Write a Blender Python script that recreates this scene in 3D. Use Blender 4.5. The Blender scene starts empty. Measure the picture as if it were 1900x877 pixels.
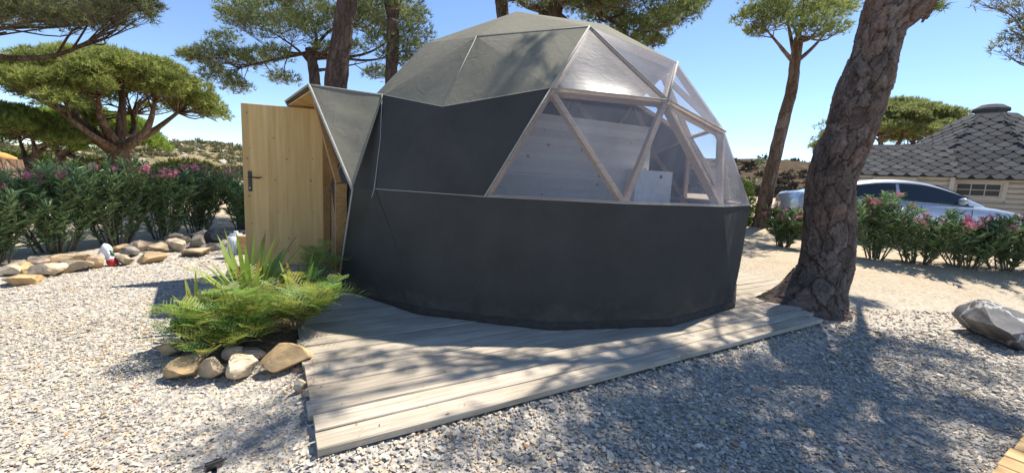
import bpy, bmesh, math, random
import numpy as np
from mathutils import Matrix, Vector
R_ = math.radians
scene = bpy.context.scene
col = scene.collection

# ------------------------------------------------------------------ camera
FPX, PITCH, ROLL, EYE = 762.27, 0.134784, 0.051607, 1.3437
def _basis():
    c, s = math.cos(ROLL), math.sin(ROLL)
    cp, sp = math.cos(PITCH), math.sin(PITCH)
    def pit(x, y, z): return Vector((x, y*cp + z*sp, -y*sp + z*cp))
    return pit(c, 0, s), pit(-s, 0, c), pit(0, 1, 0)
RT, UP, FW = _basis()
cam = bpy.data.cameras.new('camera'); camo = bpy.data.objects.new('camera', cam); col.objects.link(camo)
m = Matrix.Identity(4)
for i in range(3):
    m[i][0], m[i][1], m[i][2] = RT[i], UP[i], -FW[i]
m[2][3] = EYE
camo.matrix_world = m
cam.sensor_fit = 'HORIZONTAL'; cam.sensor_width = 36.0; cam.lens = FPX/1900*36
cam.clip_start = 0.05; cam.clip_end = 3000
scene.camera = camo

# ------------------------------------------------------------------ sky, sun, exposure
SUN_AZ, SUN_EL = 46.0, 59.0            # degrees right of the view axis (+y), elevation
world = bpy.data.worlds.new('World'); scene.world = world; world.use_nodes = True
nt = world.node_tree; nt.nodes.clear()
wo = nt.nodes.new('ShaderNodeOutputWorld'); bg = nt.nodes.new('ShaderNodeBackground'); sk = nt.nodes.new('ShaderNodeTexSky')
sk.sky_type = 'NISHITA'; sk.sun_disc = False
sk.sun_elevation = R_(SUN_EL); sk.sun_rotation = R_(SUN_AZ)
sk.air_density = 0.75; sk.dust_density = 0.0; sk.ozone_density = 3.2; sk.altitude = 0
bg.inputs[1].default_value = 0.125
nt.links.new(sk.outputs[0], bg.inputs[0]); nt.links.new(bg.outputs[0], wo.inputs[0])
sun = bpy.data.lights.new('sun', 'SUN'); suno = bpy.data.objects.new('sun', sun); col.objects.link(suno)
sun.energy = 5.0; sun.angle = R_(0.53); sun.color = (1.0, 0.925, 0.81)
SV = Vector((math.sin(R_(SUN_AZ))*math.cos(R_(SUN_EL)), math.cos(R_(SUN_AZ))*math.cos(R_(SUN_EL)), math.sin(R_(SUN_EL))))
suno.rotation_euler = SV.to_track_quat('Z', 'Y').to_euler(); suno.location = (8, 8, 14)
scene.view_settings.view_transform = 'Standard'; scene.view_settings.look = 'None'
scene.view_settings.exposure = 0.85; scene.view_settings.gamma = 1.0
scene.view_settings.use_curve_mapping = False
scene.cycles.max_bounces = 8; scene.cycles.transparent_max_bounces = 16
scene.cycles.use_denoising = True

# ------------------------------------------------------------------ helpers: pixels
def ray(x, y):
    d = FW + RT*((x-950)/FPX) - UP*((y-438.5)/FPX)
    return d
def at(x, y, Y):
    d = ray(x, y); return Vector((0, 0, EYE)) + d*(Y/d.y)
def onz(x, y, z):
    d = ray(x, y); return Vector((0, 0, EYE)) + d*((z-EYE)/d.z)
def sm(a, b, t):   # smooth step from a to b
    t = np.clip((np.asarray(t, float)-a)/(b-a), 0, 1); return t*t*(3-2*t)
def G(x, y):
    x, y = np.asarray(x, float), np.asarray(y, float)
    du, dv = (x+.83)*.862+(y-1.70)*.507, -(x+.83)*.507+(y-1.70)*.862      # deck axes
    heap = .048*np.exp(-(np.maximum(-dv, 0)/.16)**2)*np.exp(-(np.maximum(-du, 0)/.14)**2)*sm(5.2, 4.7, du)*sm(4.5, 3.5, dv)
    return heap + 0.30*sm(4.9, 7.4, y)*sm(2.6, 5.2, x) + 0.12*sm(8, 12, y)*sm(2.6, 5.2, x) + 0.05*sm(9, 30, y)
def ong(x, y):
    z = 0.0
    for _ in range(12):
        p = onz(x, y, z); z = float(G(p.x, p.y))
    return p

# ------------------------------------------------------------------ helpers: meshes
def npmesh(name, V, F, smooth=False, colors=None):
    """V (n,3); F (m,k) or list of arrays of different k"""
    V = np.ascontiguousarray(np.asarray(V, np.float32).reshape(-1, 3))
    Fs = F if isinstance(F, list) else [F]
    Fs = [np.asarray(f, np.int32) for f in Fs if len(f)]
    me = bpy.data.meshes.new(name)
    me.vertices.add(len(V)); me.vertices.foreach_set('co', V.ravel())
    nl = sum(f.size for f in Fs); npoly = sum(len(f) for f in Fs)
    me.loops.add(nl); me.loops.foreach_set('vertex_index', np.concatenate([f.ravel() for f in Fs]).astype(np.int32))
    tot = np.concatenate([np.full(len(f), f.shape[1], np.int32) for f in Fs])
    st = np.concatenate([[0], np.cumsum(tot)[:-1]]).astype(np.int32)
    me.polygons.add(npoly); me.polygons.foreach_set('loop_start', st)
    me.polygons.foreach_set('loop_total', tot)
    me.polygons.foreach_set('use_smooth', np.full(npoly, smooth, bool))
    if colors is not None:
        a = me.color_attributes.new('Col', 'FLOAT_COLOR', 'POINT')
        c = np.ones((len(V), 4), np.float32); c[:, :3] = colors
        a.data.foreach_set('color', c.ravel())
    me.update(calc_edges=True); me.validate()
    return me
def wpos(o):
    v = Vector(o.location)
    while o.parent: o = o.parent; v = v + o.location
    return v
def obj(name, me, mat=None, parent=None, loc=None):
    o = bpy.data.objects.new(name, me); col.objects.link(o)
    if mat is not None and len(me.materials) == 0: me.materials.append(mat)
    if parent is not None: o.parent = parent
    if loc is not None: o.location = loc
    return o
def part(name, V, F, mat, parent, smooth=False, colors=None):
    """world-space vertices, stored relative to the parent (parents here are never rotated)"""
    off = wpos(parent) if parent is not None else Vector((0, 0, 0))
    me = npmesh(name, np.asarray(V, float).reshape(-1, 3) - np.array(off), F, smooth, colors)
    return obj(name, me, mat, parent)
def tag(o, label, cat, group=None):
    o['label'] = label; o['category'] = cat
    if group: o['group'] = group
    return o
def thing(name, label, cat, loc=(0, 0, 0), group=None):
    o = bpy.data.objects.new(name, None); col.objects.link(o); o.location = loc; o.empty_display_size = 0.1
    return tag(o, label, cat, group)
def struct(name, V, F, mat, smooth=False, colors=None):
    o = obj(name, npmesh(name, V, F, smooth, colors), mat); o['kind'] = 'structure'; return o
BOXF = np.array([[0,3,2,1],[4,5,6,7],[0,1,5,4],[1,2,6,5],[2,3,7,6],[3,0,4,7]])
def box(a, ux, uy, uz):
    """box from corner a with edge vectors"""
    a, ux, uy, uz = (np.array(q, float) for q in (a, ux, uy, uz))
    return np.array([a, a+ux, a+ux+uy, a+uy, a+uz, a+ux+uz, a+ux+uy+uz, a+uy+uz]), BOXF
def bevel_box_mesh(name, sx, sy, sz, b=0.006, seg=1):
    bm = bmesh.new(); bmesh.ops.create_cube(bm, size=1)
    for v in bm.verts: v.co = Vector((v.co.x*sx, v.co.y*sy, v.co.z*sz))
    bmesh.ops.bevel(bm, geom=bm.edges[:], offset=b, segments=seg, affect='EDGES', profile=0.5)
    me = bpy.data.meshes.new(name); bm.to_mesh(me); bm.free(); return me
def beam(p, q, w, t, up):
    """rectangular bar p->q, width w (along side), thickness t (along up)"""
    p, q, up = (np.array(k, float) for k in (p, q, up))
    d = (q-p); d /= np.linalg.norm(d); s = np.cross(d, up); s /= np.linalg.norm(s); u = np.cross(s, d)
    return box(p - s*w/2 - u*t/2, s*w, u*t, q-p)
def merge(lst):
    V, F4, F3, n = [], [], [], 0
    for v, f in lst:
        fs = f if isinstance(f, list) else [f]
        for g in fs:
            g = np.asarray(g)
            (F4 if g.shape[1] == 4 else F3).append(g+n)
        V.append(np.asarray(v)); n += len(v)
    out = []
    if F4: out.append(np.concatenate(F4))
    if F3: out.append(np.concatenate(F3))
    return np.concatenate(V), out
def tube(pts, rad, n=6, cap=True, jit=0.0, rng=None):
    P = np.asarray(pts, float); r = np.broadcast_to(np.asarray(rad, float), (len(P),)).copy()
    d = np.gradient(P, axis=0); d /= (np.linalg.norm(d, axis=1, keepdims=True)+1e-12)
    ref = np.array([0.0, 0, 1]) if abs(d[0, 2]) < 0.9 else np.array([1.0, 0, 0])
    V = np.empty((len(P), n, 3)); a = np.arange(n)*2*np.pi/n
    s = np.cross(d[0], ref); s /= np.linalg.norm(s)
    for i in range(len(P)):
        s = s - d[i]*(s @ d[i]); s /= np.linalg.norm(s)+1e-12
        t = np.cross(d[i], s)
        rr = r[i]*(1 + (rng.normal(0, jit, n) if jit else 0))
        V[i] = P[i] + (np.cos(a)*rr)[:, None]*s + (np.sin(a)*rr)[:, None]*t
    k = np.arange(n); kn = (k+1) % n
    F = np.concatenate([np.stack([i*n+k, i*n+kn, (i+1)*n+kn, (i+1)*n+k], 1) for i in range(len(P)-1)])
    V = V.reshape(-1, 3)
    if cap:
        V = np.concatenate([V, P[:1], P[-1:]]); L = len(P)*n
        F = [F, np.concatenate([np.stack([kn, k, np.full(n, L)], 1), np.stack([(len(P)-1)*n+k, (len(P)-1)*n+kn, np.full(n, L+1)], 1)])]
    return V, F
def spline(pts, n):
    P = np.asarray(pts, float); t = np.arange(len(P)); tt = np.linspace(0, len(P)-1, n)
    Q = np.concatenate([[2*P[0]-P[1]], P, [2*P[-1]-P[-2]]])
    i = np.minimum(tt.astype(int), len(P)-2); f = (tt-i)[:, None]
    a, b, c, d = Q[i], Q[i+1], Q[i+2], Q[i+3]
    return 0.5*((2*b)+(-a+c)*f+(2*a-5*b+4*c-d)*f*f+(-a+3*b-3*c+d)*f**3)
def unit(v): return v/(np.linalg.norm(v, axis=-1, keepdims=True)+1e-12)
def vnoise(P, seed=0):
    """cheap smooth noise: sum of sines"""
    rng = np.random.default_rng(seed); P = np.asarray(P, float); o = np.zeros(P.shape[:-1])
    for k in range(7):
        w = rng.normal(0, 1, P.shape[-1])*(0.7+0.35*k); o += np.sin(P @ w + rng.uniform(0, 6.28))/(1+0.5*k)
    return o/3.0

# ------------------------------------------------------------------ materials
def mat(name):
    m = bpy.data.materials.new(name); m.use_nodes = True; t = m.node_tree; t.nodes.clear()
    out = t.nodes.new('ShaderNodeOutputMaterial'); b = t.nodes.new('ShaderNodeBsdfPrincipled'); t.links.new(b.outputs[0], out.inputs[0])
    return m, t, b, out
def N(t, kind, **kw):
    n = t.nodes.new('ShaderNode'+kind)
    for k, v in kw.items():
        if k.startswith('i_'):
            key = k[2:]; key = int(key) if key.isdigit() else key.replace('_', ' ')
            n.inputs[key].default_value = v
        else: setattr(n, k, v)
    return n
def ramp(t, stops, fac):
    r = t.nodes.new('ShaderNodeValToRGB'); e = r.color_ramp.elements
    while len(e) < len(stops): e.new(0.5)
    for q, (p, c) in zip(e, stops): q.position = p; q.color = (*c, 1)
    t.links.new(fac, r.inputs[0]); return r.outputs[0]
def coords(t, scale=(1, 1, 1), obj_=True, rot=(0, 0, 0)):
    tc = N(t, 'TexCoord'); mp = N(t, 'Mapping'); mp.inputs['Scale'].default_value = scale; mp.inputs['Rotation'].default_value = rot
    t.links.new(tc.outputs['Object' if obj_ else 'Generated'], mp.inputs[0]); return mp.outputs[0]
def bump(t, b, h, strength=0.3, dist=0.02):
    n = N(t, 'Bump', i_Strength=strength, i_Distance=dist); t.links.new(h, n.inputs['Height']); t.links.new(n.outputs[0], b.inputs['Normal']); return n
def mixc(t, a, b_, f, mode='MIX'):
    m = N(t, 'Mix', data_type='RGBA', blend_type=mode)
    for s, v in ((m.inputs[0], f), (m.inputs[6], a), (m.inputs[7], b_)):
        if hasattr(v, 'is_linked'): t.links.new(v, s)
        else: s.default_value = v if isinstance(v, (int, float)) else (*v, 1)
    return m.outputs[2]
def simple(name, c1, c2, scale=6, rough=0.8, bs=0.25, bd=0.01, detail=6, stretch=(1, 1, 1), spec=0.3):
    m, t, b, o = mat(name); v = coords(t, stretch)
    n = N(t, 'TexNoise', i_Scale=scale, i_Detail=detail, i_Roughness=0.6); t.links.new(v, n.inputs[0])
    t.links.new(ramp(t, [(0.3, c1), (0.7, c2)], n.outputs[0]), b.inputs['Base Color'])
    b.inputs['Roughness'].default_value = rough; b.inputs['Specular IOR Level'].default_value = spec
    if bs: bump(t, b, n.outputs[0], bs, bd)
    return m
def vcol(name, rough=0.85, transl=0.0, noise=0.25, scale=40, spec=0.2, bs=0.0):
    m, t, b, o = mat(name)
    a = N(t, 'VertexColor', layer_name='Col'); v = coords(t)
    n = N(t, 'TexNoise', i_Scale=scale, i_Detail=4); t.links.new(v, n.inputs[0])
    g = ramp(t, [(0.25, (1-noise,)*3), (0.75, (1+noise,)*3)], n.outputs[0])
    c = mixc(t, a.outputs[0], g, 1.0, 'MULTIPLY')
    t.links.new(c, b.inputs['Base Color']); b.inputs['Roughness'].default_value = rough; b.inputs['Specular IOR Level'].default_value = spec
    if bs: bump(t, b, n.outputs[0], bs, 0.005)
    if transl:
        tr = N(t, 'BsdfTranslucent'); t.links.new(c, tr.inputs[0]); mx = N(t, 'MixShader', i_0=transl)
        t.links.new(b.outputs[0], mx.inputs[1]); t.links.new(tr.outputs[0], mx.inputs[2]); t.links.new(mx.outputs[0], o.inputs[0])
    return m
M = {}
# gravel ground
def ground_mat():
    m, t, b, o = mat('gravel_ground'); v = coords(t)
    vo = N(t, 'TexVoronoi', i_Scale=34, i_Randomness=1.0); t.links.new(v, vo.inputs[0])
    sep = N(t, 'SeparateColor'); t.links.new(vo.outputs['Color'], sep.inputs[0])
    c1 = ramp(t, [(0.0, (0.23, 0.22, 0.21)), (0.3, (0.33, 0.315, 0.29)), (0.55, (0.42, 0.39, 0.34)), (0.75, (0.50, 0.455, 0.385)), (0.92, (0.42, 0.34, 0.24)), (1.0, (0.57, 0.54, 0.49))], sep.outputs[0])
    n = N(t, 'TexNoise', i_Scale=0.55, i_Detail=5, i_Roughness=0.65); t.links.new(v, n.inputs[0])
    n2 = N(t, 'TexNoise', i_Scale=3.0, i_Detail=8, i_Roughness=0.7); t.links.new(v, n2.inputs[0])
    sand = ramp(t, [(0.35, (0.40, 0.31, 0.20)), (0.65, (0.50, 0.41, 0.28))], n2.outputs[0])
    sx = N(t, 'SeparateXYZ'); t.links.new(v, sx.inputs[0])
    # sandier to the right and beyond the pine, and behind the hedges
    r1 = N(t, 'MapRange', i_1=4.0, i_2=6.5); t.links.new(sx.outputs[1], r1.inputs[0])
    r2 = N(t, 'MapRange', i_1=2.6, i_2=4.5); t.links.new(sx.outputs[0], r2.inputs[0])
    mu = N(t, 'Math', operation='MULTIPLY'); t.links.new(r1.outputs[0], mu.inputs[0]); t.links.new(r2.outputs[0], mu.inputs[1])
    r3 = N(t, 'MapRange', i_1=-5.6, i_2=-6.8); t.links.new(sx.outputs[0], r3.inputs[0])
    r4 = N(t, 'MapRange', i_1=10, i_2=13); t.links.new(sx.outputs[1], r4.inputs[0])
    mx1 = N(t, 'Math', operation='MAXIMUM'); t.links.new(mu.outputs[0], mx1.inputs[0]); t.links.new(r3.outputs[0], mx1.inputs[1])
    mx2 = N(t, 'Math', operation='MAXIMUM'); t.links.new(mx1.outputs[0], mx2.inputs[0]); t.links.new(r4.outputs[0], mx2.inputs[1])
    patch = N(t, 'MapRange', i_1=0.60, i_2=0.78, i_4=0.45); t.links.new(n.outputs[0], patch.inputs[0])
    ad = N(t, 'Math', operation='MULTIPLY_ADD', i_1=0.75); t.links.new(mx2.outputs[0], ad.inputs[0]); t.links.new(patch.outputs[0], ad.inputs[2])
    ad.use_clamp = True
    c = mixc(t, c1, sand, ad.outputs[0])
    t.links.new(c, b.inputs['Base Color']); b.inputs['Roughness'].default_value = 0.95; b.inputs['Specular IOR Level'].default_value = 0.1
    bump(t, b, vo.outputs['Distance'], 0.7, 0.02)
    return m
M['ground'] = ground_mat()
M['pebble'] = vcol('gravel_stones', 0.9, 0, 0.2, 60, 0.15)
M['needle'] = vcol('pine_needles', 0.6, 0.45, 0.15, 3, 0.3)
M['leaf'] = vcol('oleander_leaf', 0.45, 0.25, 0.12, 8, 0.4)
M['blade'] = vcol('sword_leaf', 0.5, 0.4, 0.12, 20, 0.35)
M['flower'] = vcol('oleander_flower', 0.7, 0.35, 0.1, 20, 0.2)
M['litter'] = vcol('leaf_litter', 0.9, 0.1, 0.2, 30, 0.1)
M['stone'] = vcol('field_stone', 0.9, 0, 0.35, 9, 0.15, 0.5)
M['scrub'] = vcol('scrub_leaf', 0.8, 0.1, 0.25, 2, 0.1)
def bark_mat(name, dark, mid, light, sc=5.0):
    m, t, b, o = mat(name); v = coords(t, (1, 1, 0.38))
    n = N(t, 'TexNoise', i_Scale=sc*0.8, i_Detail=5); t.links.new(v, n.inputs[0])
    w = mixc(t, v, n.outputs['Color'], 0.3)
    vo = N(t, 'TexVoronoi', i_Scale=sc*2.2, feature='DISTANCE_TO_EDGE'); t.links.new(w, vo.inputs[0])
    vc = N(t, 'TexVoronoi', i_Scale=sc*2.2); t.links.new(w, vc.inputs[0])
    sp = N(t, 'SeparateColor'); t.links.new(vc.outputs['Color'], sp.inputs[0])
    n2 = N(t, 'TexNoise', i_Scale=sc*9, i_Detail=8, i_Roughness=0.7); t.links.new(v, n2.inputs[0])
    c = ramp(t, [(0.1, mid), (0.6, light), (0.95, mid)], sp.outputs[0])
    c = mixc(t, c, ramp(t, [(0.3, (0.6,)*3), (0.7, (1.3,)*3)], n2.outputs[0]), 1.0, 'MULTIPLY')
    e = ramp(t, [(0.0, dark), (0.09, (1, 1, 1))], vo.outputs['Distance'])
    c = mixc(t, c, e, 1.0, 'MULTIPLY')
    t.links.new(c, b.inputs['Base Color']); b.inputs['Roughness'].default_value = 0.95; b.inputs['Specular IOR Level'].default_value = 0.1
    h = ramp(t, [(0.0, (0, 0, 0)), (0.22, (1, 1, 1))], vo.outputs['Distance'])
    h2 = mixc(t, h, n2.outputs['Color'], 0.3)
    bump(t, b, h2, 0.9, 0.04)
    return m
M['bark'] = bark_mat('pine_bark', (0.6, 0.57, 0.55), (0.10, 0.07, 0.055), (0.17, 0.125, 0.10))
M['bark_red'] = bark_mat('warm_pine_bark', (0.65, 0.6, 0.55), (0.15, 0.095, 0.065), (0.24, 0.17, 0.125), 4)
M['twig'] = simple('twig_bark', (0.10, 0.075, 0.06), (0.20, 0.16, 0.13), 14, 0.95, 0.3)
M['stem'] = simple('shrub_stem', (0.12, 0.10, 0.07), (0.22, 0.19, 0.14), 20, 0.9, 0.2)
def big_bark():
    m, t, b, o = mat('plated_pine_bark'); v = coords(t)
    a = N(t, 'VertexColor', layer_name='Col')
    n2 = N(t, 'TexNoise', i_Scale=38, i_Detail=9, i_Roughness=0.72); t.links.new(v, n2.inputs[0])
    vs = coords(t, (1, 1, 0.5)); n3 = N(t, 'TexNoise', i_Scale=11, i_Detail=6, i_Roughness=0.6); t.links.new(vs, n3.inputs[0])
    c = mixc(t, a.outputs[0], ramp(t, [(0.3, (0.55,)*3), (0.7, (1.45,)*3)], n2.outputs[0]), 1.0, 'MULTIPLY')
    c = mixc(t, c, (0.27, 0.235, 0.21), ramp(t, [(0.56, (0, 0, 0)), (0.72, (0.6,)*3)], n3.outputs[0]))
    t.links.new(c, b.inputs['Base Color']); b.inputs['Roughness'].default_value = 0.95; b.inputs['Specular IOR Level'].default_value = 0.12
    bump(t, b, n2.outputs[0], 0.8, 0.012)
    return m
M['bigbark'] = big_bark()
def plank_mat(name, ca, cb, cc, per_obj=0.25, gs=1.0):
    """wood with grain along local x; tint differs per object"""
    m, t, b, o = mat(name)
    oi = N(t, 'ObjectInfo'); tc = N(t, 'TexCoord')
    add = N(t, 'VectorMath', operation='MULTIPLY_ADD'); cmb = N(t, 'CombineXYZ')
    for k in range(3): t.links.new(oi.outputs['Random'], cmb.inputs[k])
    t.links.new(cmb.outputs[0], add.inputs[0]); add.inputs[1].default_value = (37, 19, 11); t.links.new(tc.outputs['Object'], add.inputs[2])
    mp = N(t, 'Mapping'); mp.inputs['Scale'].default_value = (0.7*gs, 16*gs, 16*gs); t.links.new(add.outputs[0], mp.inputs[0])
    n = N(t, 'TexNoise', i_Scale=3.2, i_Detail=8, i_Roughness=0.68, i_Distortion=0.6); t.links.new(mp.outputs[0], n.inputs[0])
    n2 = N(t, 'TexNoise', i_Scale=1.6, i_Detail=4); t.links.new(add.outputs[0], n2.inputs[0])
    c = ramp(t, [(0.28, ca), (0.5, cb), (0.72, cc)], n.outputs[0])
    lo, hi = 1-per_obj, 1+per_obj
    mr = N(t, 'MapRange', i_3=lo, i_4=hi); t.links.new(oi.outputs['Random'], mr.inputs[0])
    g = N(t, 'CombineColor');
    for k in range(3): t.links.new(mr.outputs[0], g.inputs[k])
    c = mixc(t, c, g.outputs[0], 1.0, 'MULTIPLY')
    c = mixc(t, c, ramp(t, [(0.3, (0.8, 0.78, 0.74)), (0.7, (1.15, 1.13, 1.1))], n2.outputs[0]), 1.0, 'MULTIPLY')
    t.links.new(c, b.inputs['Base Color']); b.inputs['Roughness'].default_value = 0.88; b.inputs['Specular IOR Level'].default_value = 0.2
    bump(t, b, n.outputs[0], 0.45, 0.006)
    return m
M['deck'] = plank_mat('weathered_deck_wood', (0.24, 0.205, 0.165), (0.41, 0.365, 0.30), (0.53, 0.475, 0.395), 0.14)
M['newdeck'] = plank_mat('fresh_pine_plank', (0.36, 0.23, 0.11), (0.50, 0.34, 0.17), (0.58, 0.42, 0.24), 0.1)
M['beam'] = plank_mat('pale_larch_beam', (0.34, 0.23, 0.15), (0.47, 0.34, 0.23), (0.54, 0.42, 0.30), 0.15)
M['jamb'] = plank_mat('door_jamb_wood', (0.24, 0.13, 0.05), (0.36, 0.21, 0.09), (0.44, 0.28, 0.13), 0.1)
def knot_panel(name, ca, cb, kn, axis=(9, 9, 0.55), ks=5.0, lam=0):
    m, t, b, o = mat(name); v = coords(t, axis); w = coords(t)
    n = N(t, 'TexNoise', i_Scale=2.6, i_Detail=7, i_Roughness=0.6, i_Distortion=0.5); t.links.new(v, n.inputs[0])
    c = ramp(t, [(0.3, ca), (0.68, cb)], n.outputs[0])
    sx = N(t, 'SeparateXYZ'); t.links.new(w, sx.inputs[0]); cx = N(t, 'CombineXYZ'); t.links.new(sx.outputs[0], cx.inputs[0]); t.links.new(sx.outputs[2], cx.inputs[1])
    vo = N(t, 'TexVoronoi', i_Scale=ks, voronoi_dimensions='2D'); t.links.new(cx.outputs[0], vo.inputs[0])
    sp = N(t, 'SeparateColor'); t.links.new(vo.outputs['Color'], sp.inputs[0])
    thr = N(t, 'MapRange', i_1=0.45, i_2=1.0, i_3=0.0, i_4=0.115); t.links.new(sp.outputs[0], thr.inputs[0])
    sub = N(t, 'Math', operation='SUBTRACT'); t.links.new(thr.outputs[0], sub.inputs[0]); t.links.new(vo.outputs['Distance'], sub.inputs[1])
    kf = N(t, 'MapRange', i_1=-0.02, i_2=0.05, i_4=0.75); t.links.new(sub.outputs[0], kf.inputs[0])
    mul = N(t, 'Math', operation='MULTIPLY', i_1=10.0); t.links.new(sx.outputs[lam], mul.inputs[0]); flo = N(t, 'Math', operation='FLOOR'); t.links.new(mul.outputs[0], flo.inputs[0])
    wn = N(t, 'TexWhiteNoise', noise_dimensions='1D'); t.links.new(flo.outputs[0], wn.inputs['W'])
    c = mixc(t, c, ramp(t, [(0.0, (0.88, 0.86, 0.83)), (1.0, (1.07, 1.06, 1.05))], wn.outputs['Value']), 1.0, 'MULTIPLY')
    c = mixc(t, c, kn, kf.outputs[0])
    t.links.new(c, b.inputs['Base Color']); b.inputs['Roughness'].default_value = 0.7; b.inputs['Specular IOR Level'].default_value = 0.25
    bump(t, b, n.outputs[0], 0.15, 0.004)
    return m
M['door'] = knot_panel('spruce_door_board', (0.54, 0.355, 0.14), (0.66, 0.465, 0.21), (0.24, 0.12, 0.04), ks=7.0)
M['partition'] = knot_panel('whitewashed_pine_board', (0.53, 0.485, 0.44), (0.61, 0.56, 0.515), (0.18, 0.135, 0.11), (0.6, 9, 9), 4.0, 2)
def canvas_mat(name, c1, c2):
    m, t, b, o = mat(name); v = coords(t)
    w = N(t, 'TexNoise', i_Scale=260, i_Detail=2); t.links.new(v, w.inputs[0])
    n = N(t, 'TexNoise', i_Scale=2.2, i_Detail=6, i_Roughness=0.62); t.links.new(v, n.inputs[0])
    c = ramp(t, [(0.3, c1), (0.72, c2)], n.outputs[0])
    c = mixc(t, c, ramp(t, [(0.3, (0.86,)*3), (0.7, (1.12,)*3)], w.outputs[0]), 1.0, 'MULTIPLY')
    dn = N(t, 'TexNoise', i_Scale=5.5, i_Detail=8, i_Roughness=0.7); t.links.new(v, dn.inputs[0])
    sz = N(t, 'SeparateXYZ'); t.links.new(v, sz.inputs[0])
    hgt = N(t, 'MapRange', i_1=0.45, i_2=0.02, i_3=-0.32, i_4=0.22); t.links.new(sz.outputs[2], hgt.inputs[0])
    sm_ = N(t, 'Math', operation='ADD'); t.links.new(dn.outputs[0], sm_.inputs[0]); t.links.new(hgt.outputs[0], sm_.inputs[1])
    df = N(t, 'MapRange', i_1=0.5, i_2=0.85, i_4=0.30); t.links.new(sm_.outputs[0], df.inputs[0])
    c = mixc(t, c, (0.20, 0.175, 0.14), df.outputs[0])
    t.links.new(c, b.inputs['Base Color']); b.inputs['Roughness'].default_value = 0.9; b.inputs['Specular IOR Level'].default_value = 0.15
    wr = N(t, 'TexNoise', i_Scale=7, i_Detail=3, i_Distortion=1.2); t.links.new(coords(t, (1, 1, 0.5)), wr.inputs[0])
    h = mixc(t, w.outputs['Color'], wr.outputs['Color'], 0.85); bump(t, b, h, 0.34, 0.035)
    return m
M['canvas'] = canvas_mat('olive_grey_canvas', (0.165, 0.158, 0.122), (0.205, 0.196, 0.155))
M['canvas_shaded'] = canvas_mat('shade_toned_canvas', (0.048, 0.048, 0.045), (0.066, 0.065, 0.061))  # same olive cloth, with the shade on the lower panels put into its colour
M['piping'] = simple('grey_piping', (0.27, 0.27, 0.25), (0.36, 0.36, 0.33), 30, 0.8, 0)
M['skirt'] = simple('brown_skirt_strip', (0.035, 0.028, 0.024), (0.06, 0.05, 0.042), 20, 0.8, 0.3)
def film_mat():
    m, t, b, o = mat('clear_plastic_film'); v = coords(t)
    wv = N(t, 'TexNoise', i_Scale=5.5, i_Detail=4, i_Distortion=1.8); t.links.new(coords(t, (1, 1, 2.2)), wv.inputs[0])
    b.inputs['Base Color'].default_value = (0.42, 0.43, 0.49, 1); b.inputs['Roughness'].default_value = 0.22; b.inputs['Specular IOR Level'].default_value = 0.3
    bump(t, b, wv.outputs[0], 0.03, 0.03)
    tr = N(t, 'BsdfTransparent'); tr.inputs[0].default_value = (0.94, 0.95, 0.97, 1)
    lw = N(t, 'LayerWeight', i_Blend=0.35)
    mr = N(t, 'MapRange', i_3=0.11, i_4=0.46); t.links.new(lw.outputs['Facing'], mr.inputs[0])
    dn = N(t, 'TexNoise', i_Scale=2.0, i_Detail=5); t.links.new(v, dn.inputs[0])
    hz = N(t, 'MapRange', i_1=0.35, i_2=0.75, i_3=0.0, i_4=0.12); t.links.new(dn.outputs[0], hz.inputs[0])
    ad = N(t, 'Math', operation='ADD', use_clamp=True); t.links.new(mr.outputs[0], ad.inputs[0]); t.links.new(hz.outputs[0], ad.inputs[1])
    mx = N(t, 'MixShader'); t.links.new(ad.outputs[0], mx.inputs[0]); t.links.new(tr.outputs[0], mx.inputs[1]); t.links.new(b.outputs[0], mx.inputs[2])
    t.links.new(mx.outputs[0], o.inputs[0]); return m
M['film'] = film_mat()
def plain(name, c, rough=0.5, metal=0.0, spec=0.5, coat=0.0):
    m, t, b, o = mat(name)
    n = N(t, 'TexNoise', i_Scale=14, i_Detail=5); t.links.new(coords(t), n.inputs[0])
    t.links.new(ramp(t, [(0.3, tuple(k*0.88 for k in c)), (0.7, tuple(min(1, k*1.08) for k in c))], n.outputs[0]), b.inputs['Base Color'])
    b.inputs['Roughness'].default_value = rough; b.inputs['Metallic'].default_value = metal; b.inputs['Specular IOR Level'].default_value = spec; b.inputs['Coat Weight'].default_value = coat
    return m
M['black'] = plain('black_metal', (0.012, 0.012, 0.013), 0.4)
M['blackplastic'] = plain('black_plastic', (0.016, 0.017, 0.02), 0.35)
M['steel'] = plain('galvanised_steel', (0.5, 0.5, 0.5), 0.4, 0.8)
M['white'] = plain('white_plastic', (0.72, 0.74, 0.76), 0.4)
M['cabinet'] = plain('white_lacquer', (0.74, 0.74, 0.74), 0.35)
M['carpaint'] = plain('silver_blue_paint', (0.46, 0.52, 0.60), 0.28, 0.35, 0.5, 0.8)
M['carglass'] = plain('tinted_glass', (0.012, 0.015, 0.018), 0.05, 0, 0.8)
M['rubber'] = plain('tyre_rubber', (0.02, 0.02, 0.02), 0.8)
M['rim'] = plain('alloy_rim', (0.45, 0.45, 0.46), 0.3, 0.8)
M['lens'] = plain('headlight_lens', (0.6, 0.62, 0.64), 0.1)
M['floor'] = plain('dark_floor_board', (0.11, 0.085, 0.065), 0.6)
M['log'] = simple('cream_painted_log', (0.42, 0.375, 0.31), (0.53, 0.48, 0.41), 5, 0.75, 0.2, stretch=(0.4, 0.4, 5))
M['trim'] = simple('cream_trim_board', (0.47, 0.42, 0.35), (0.56, 0.51, 0.44), 9, 0.75, 0.1)
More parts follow.
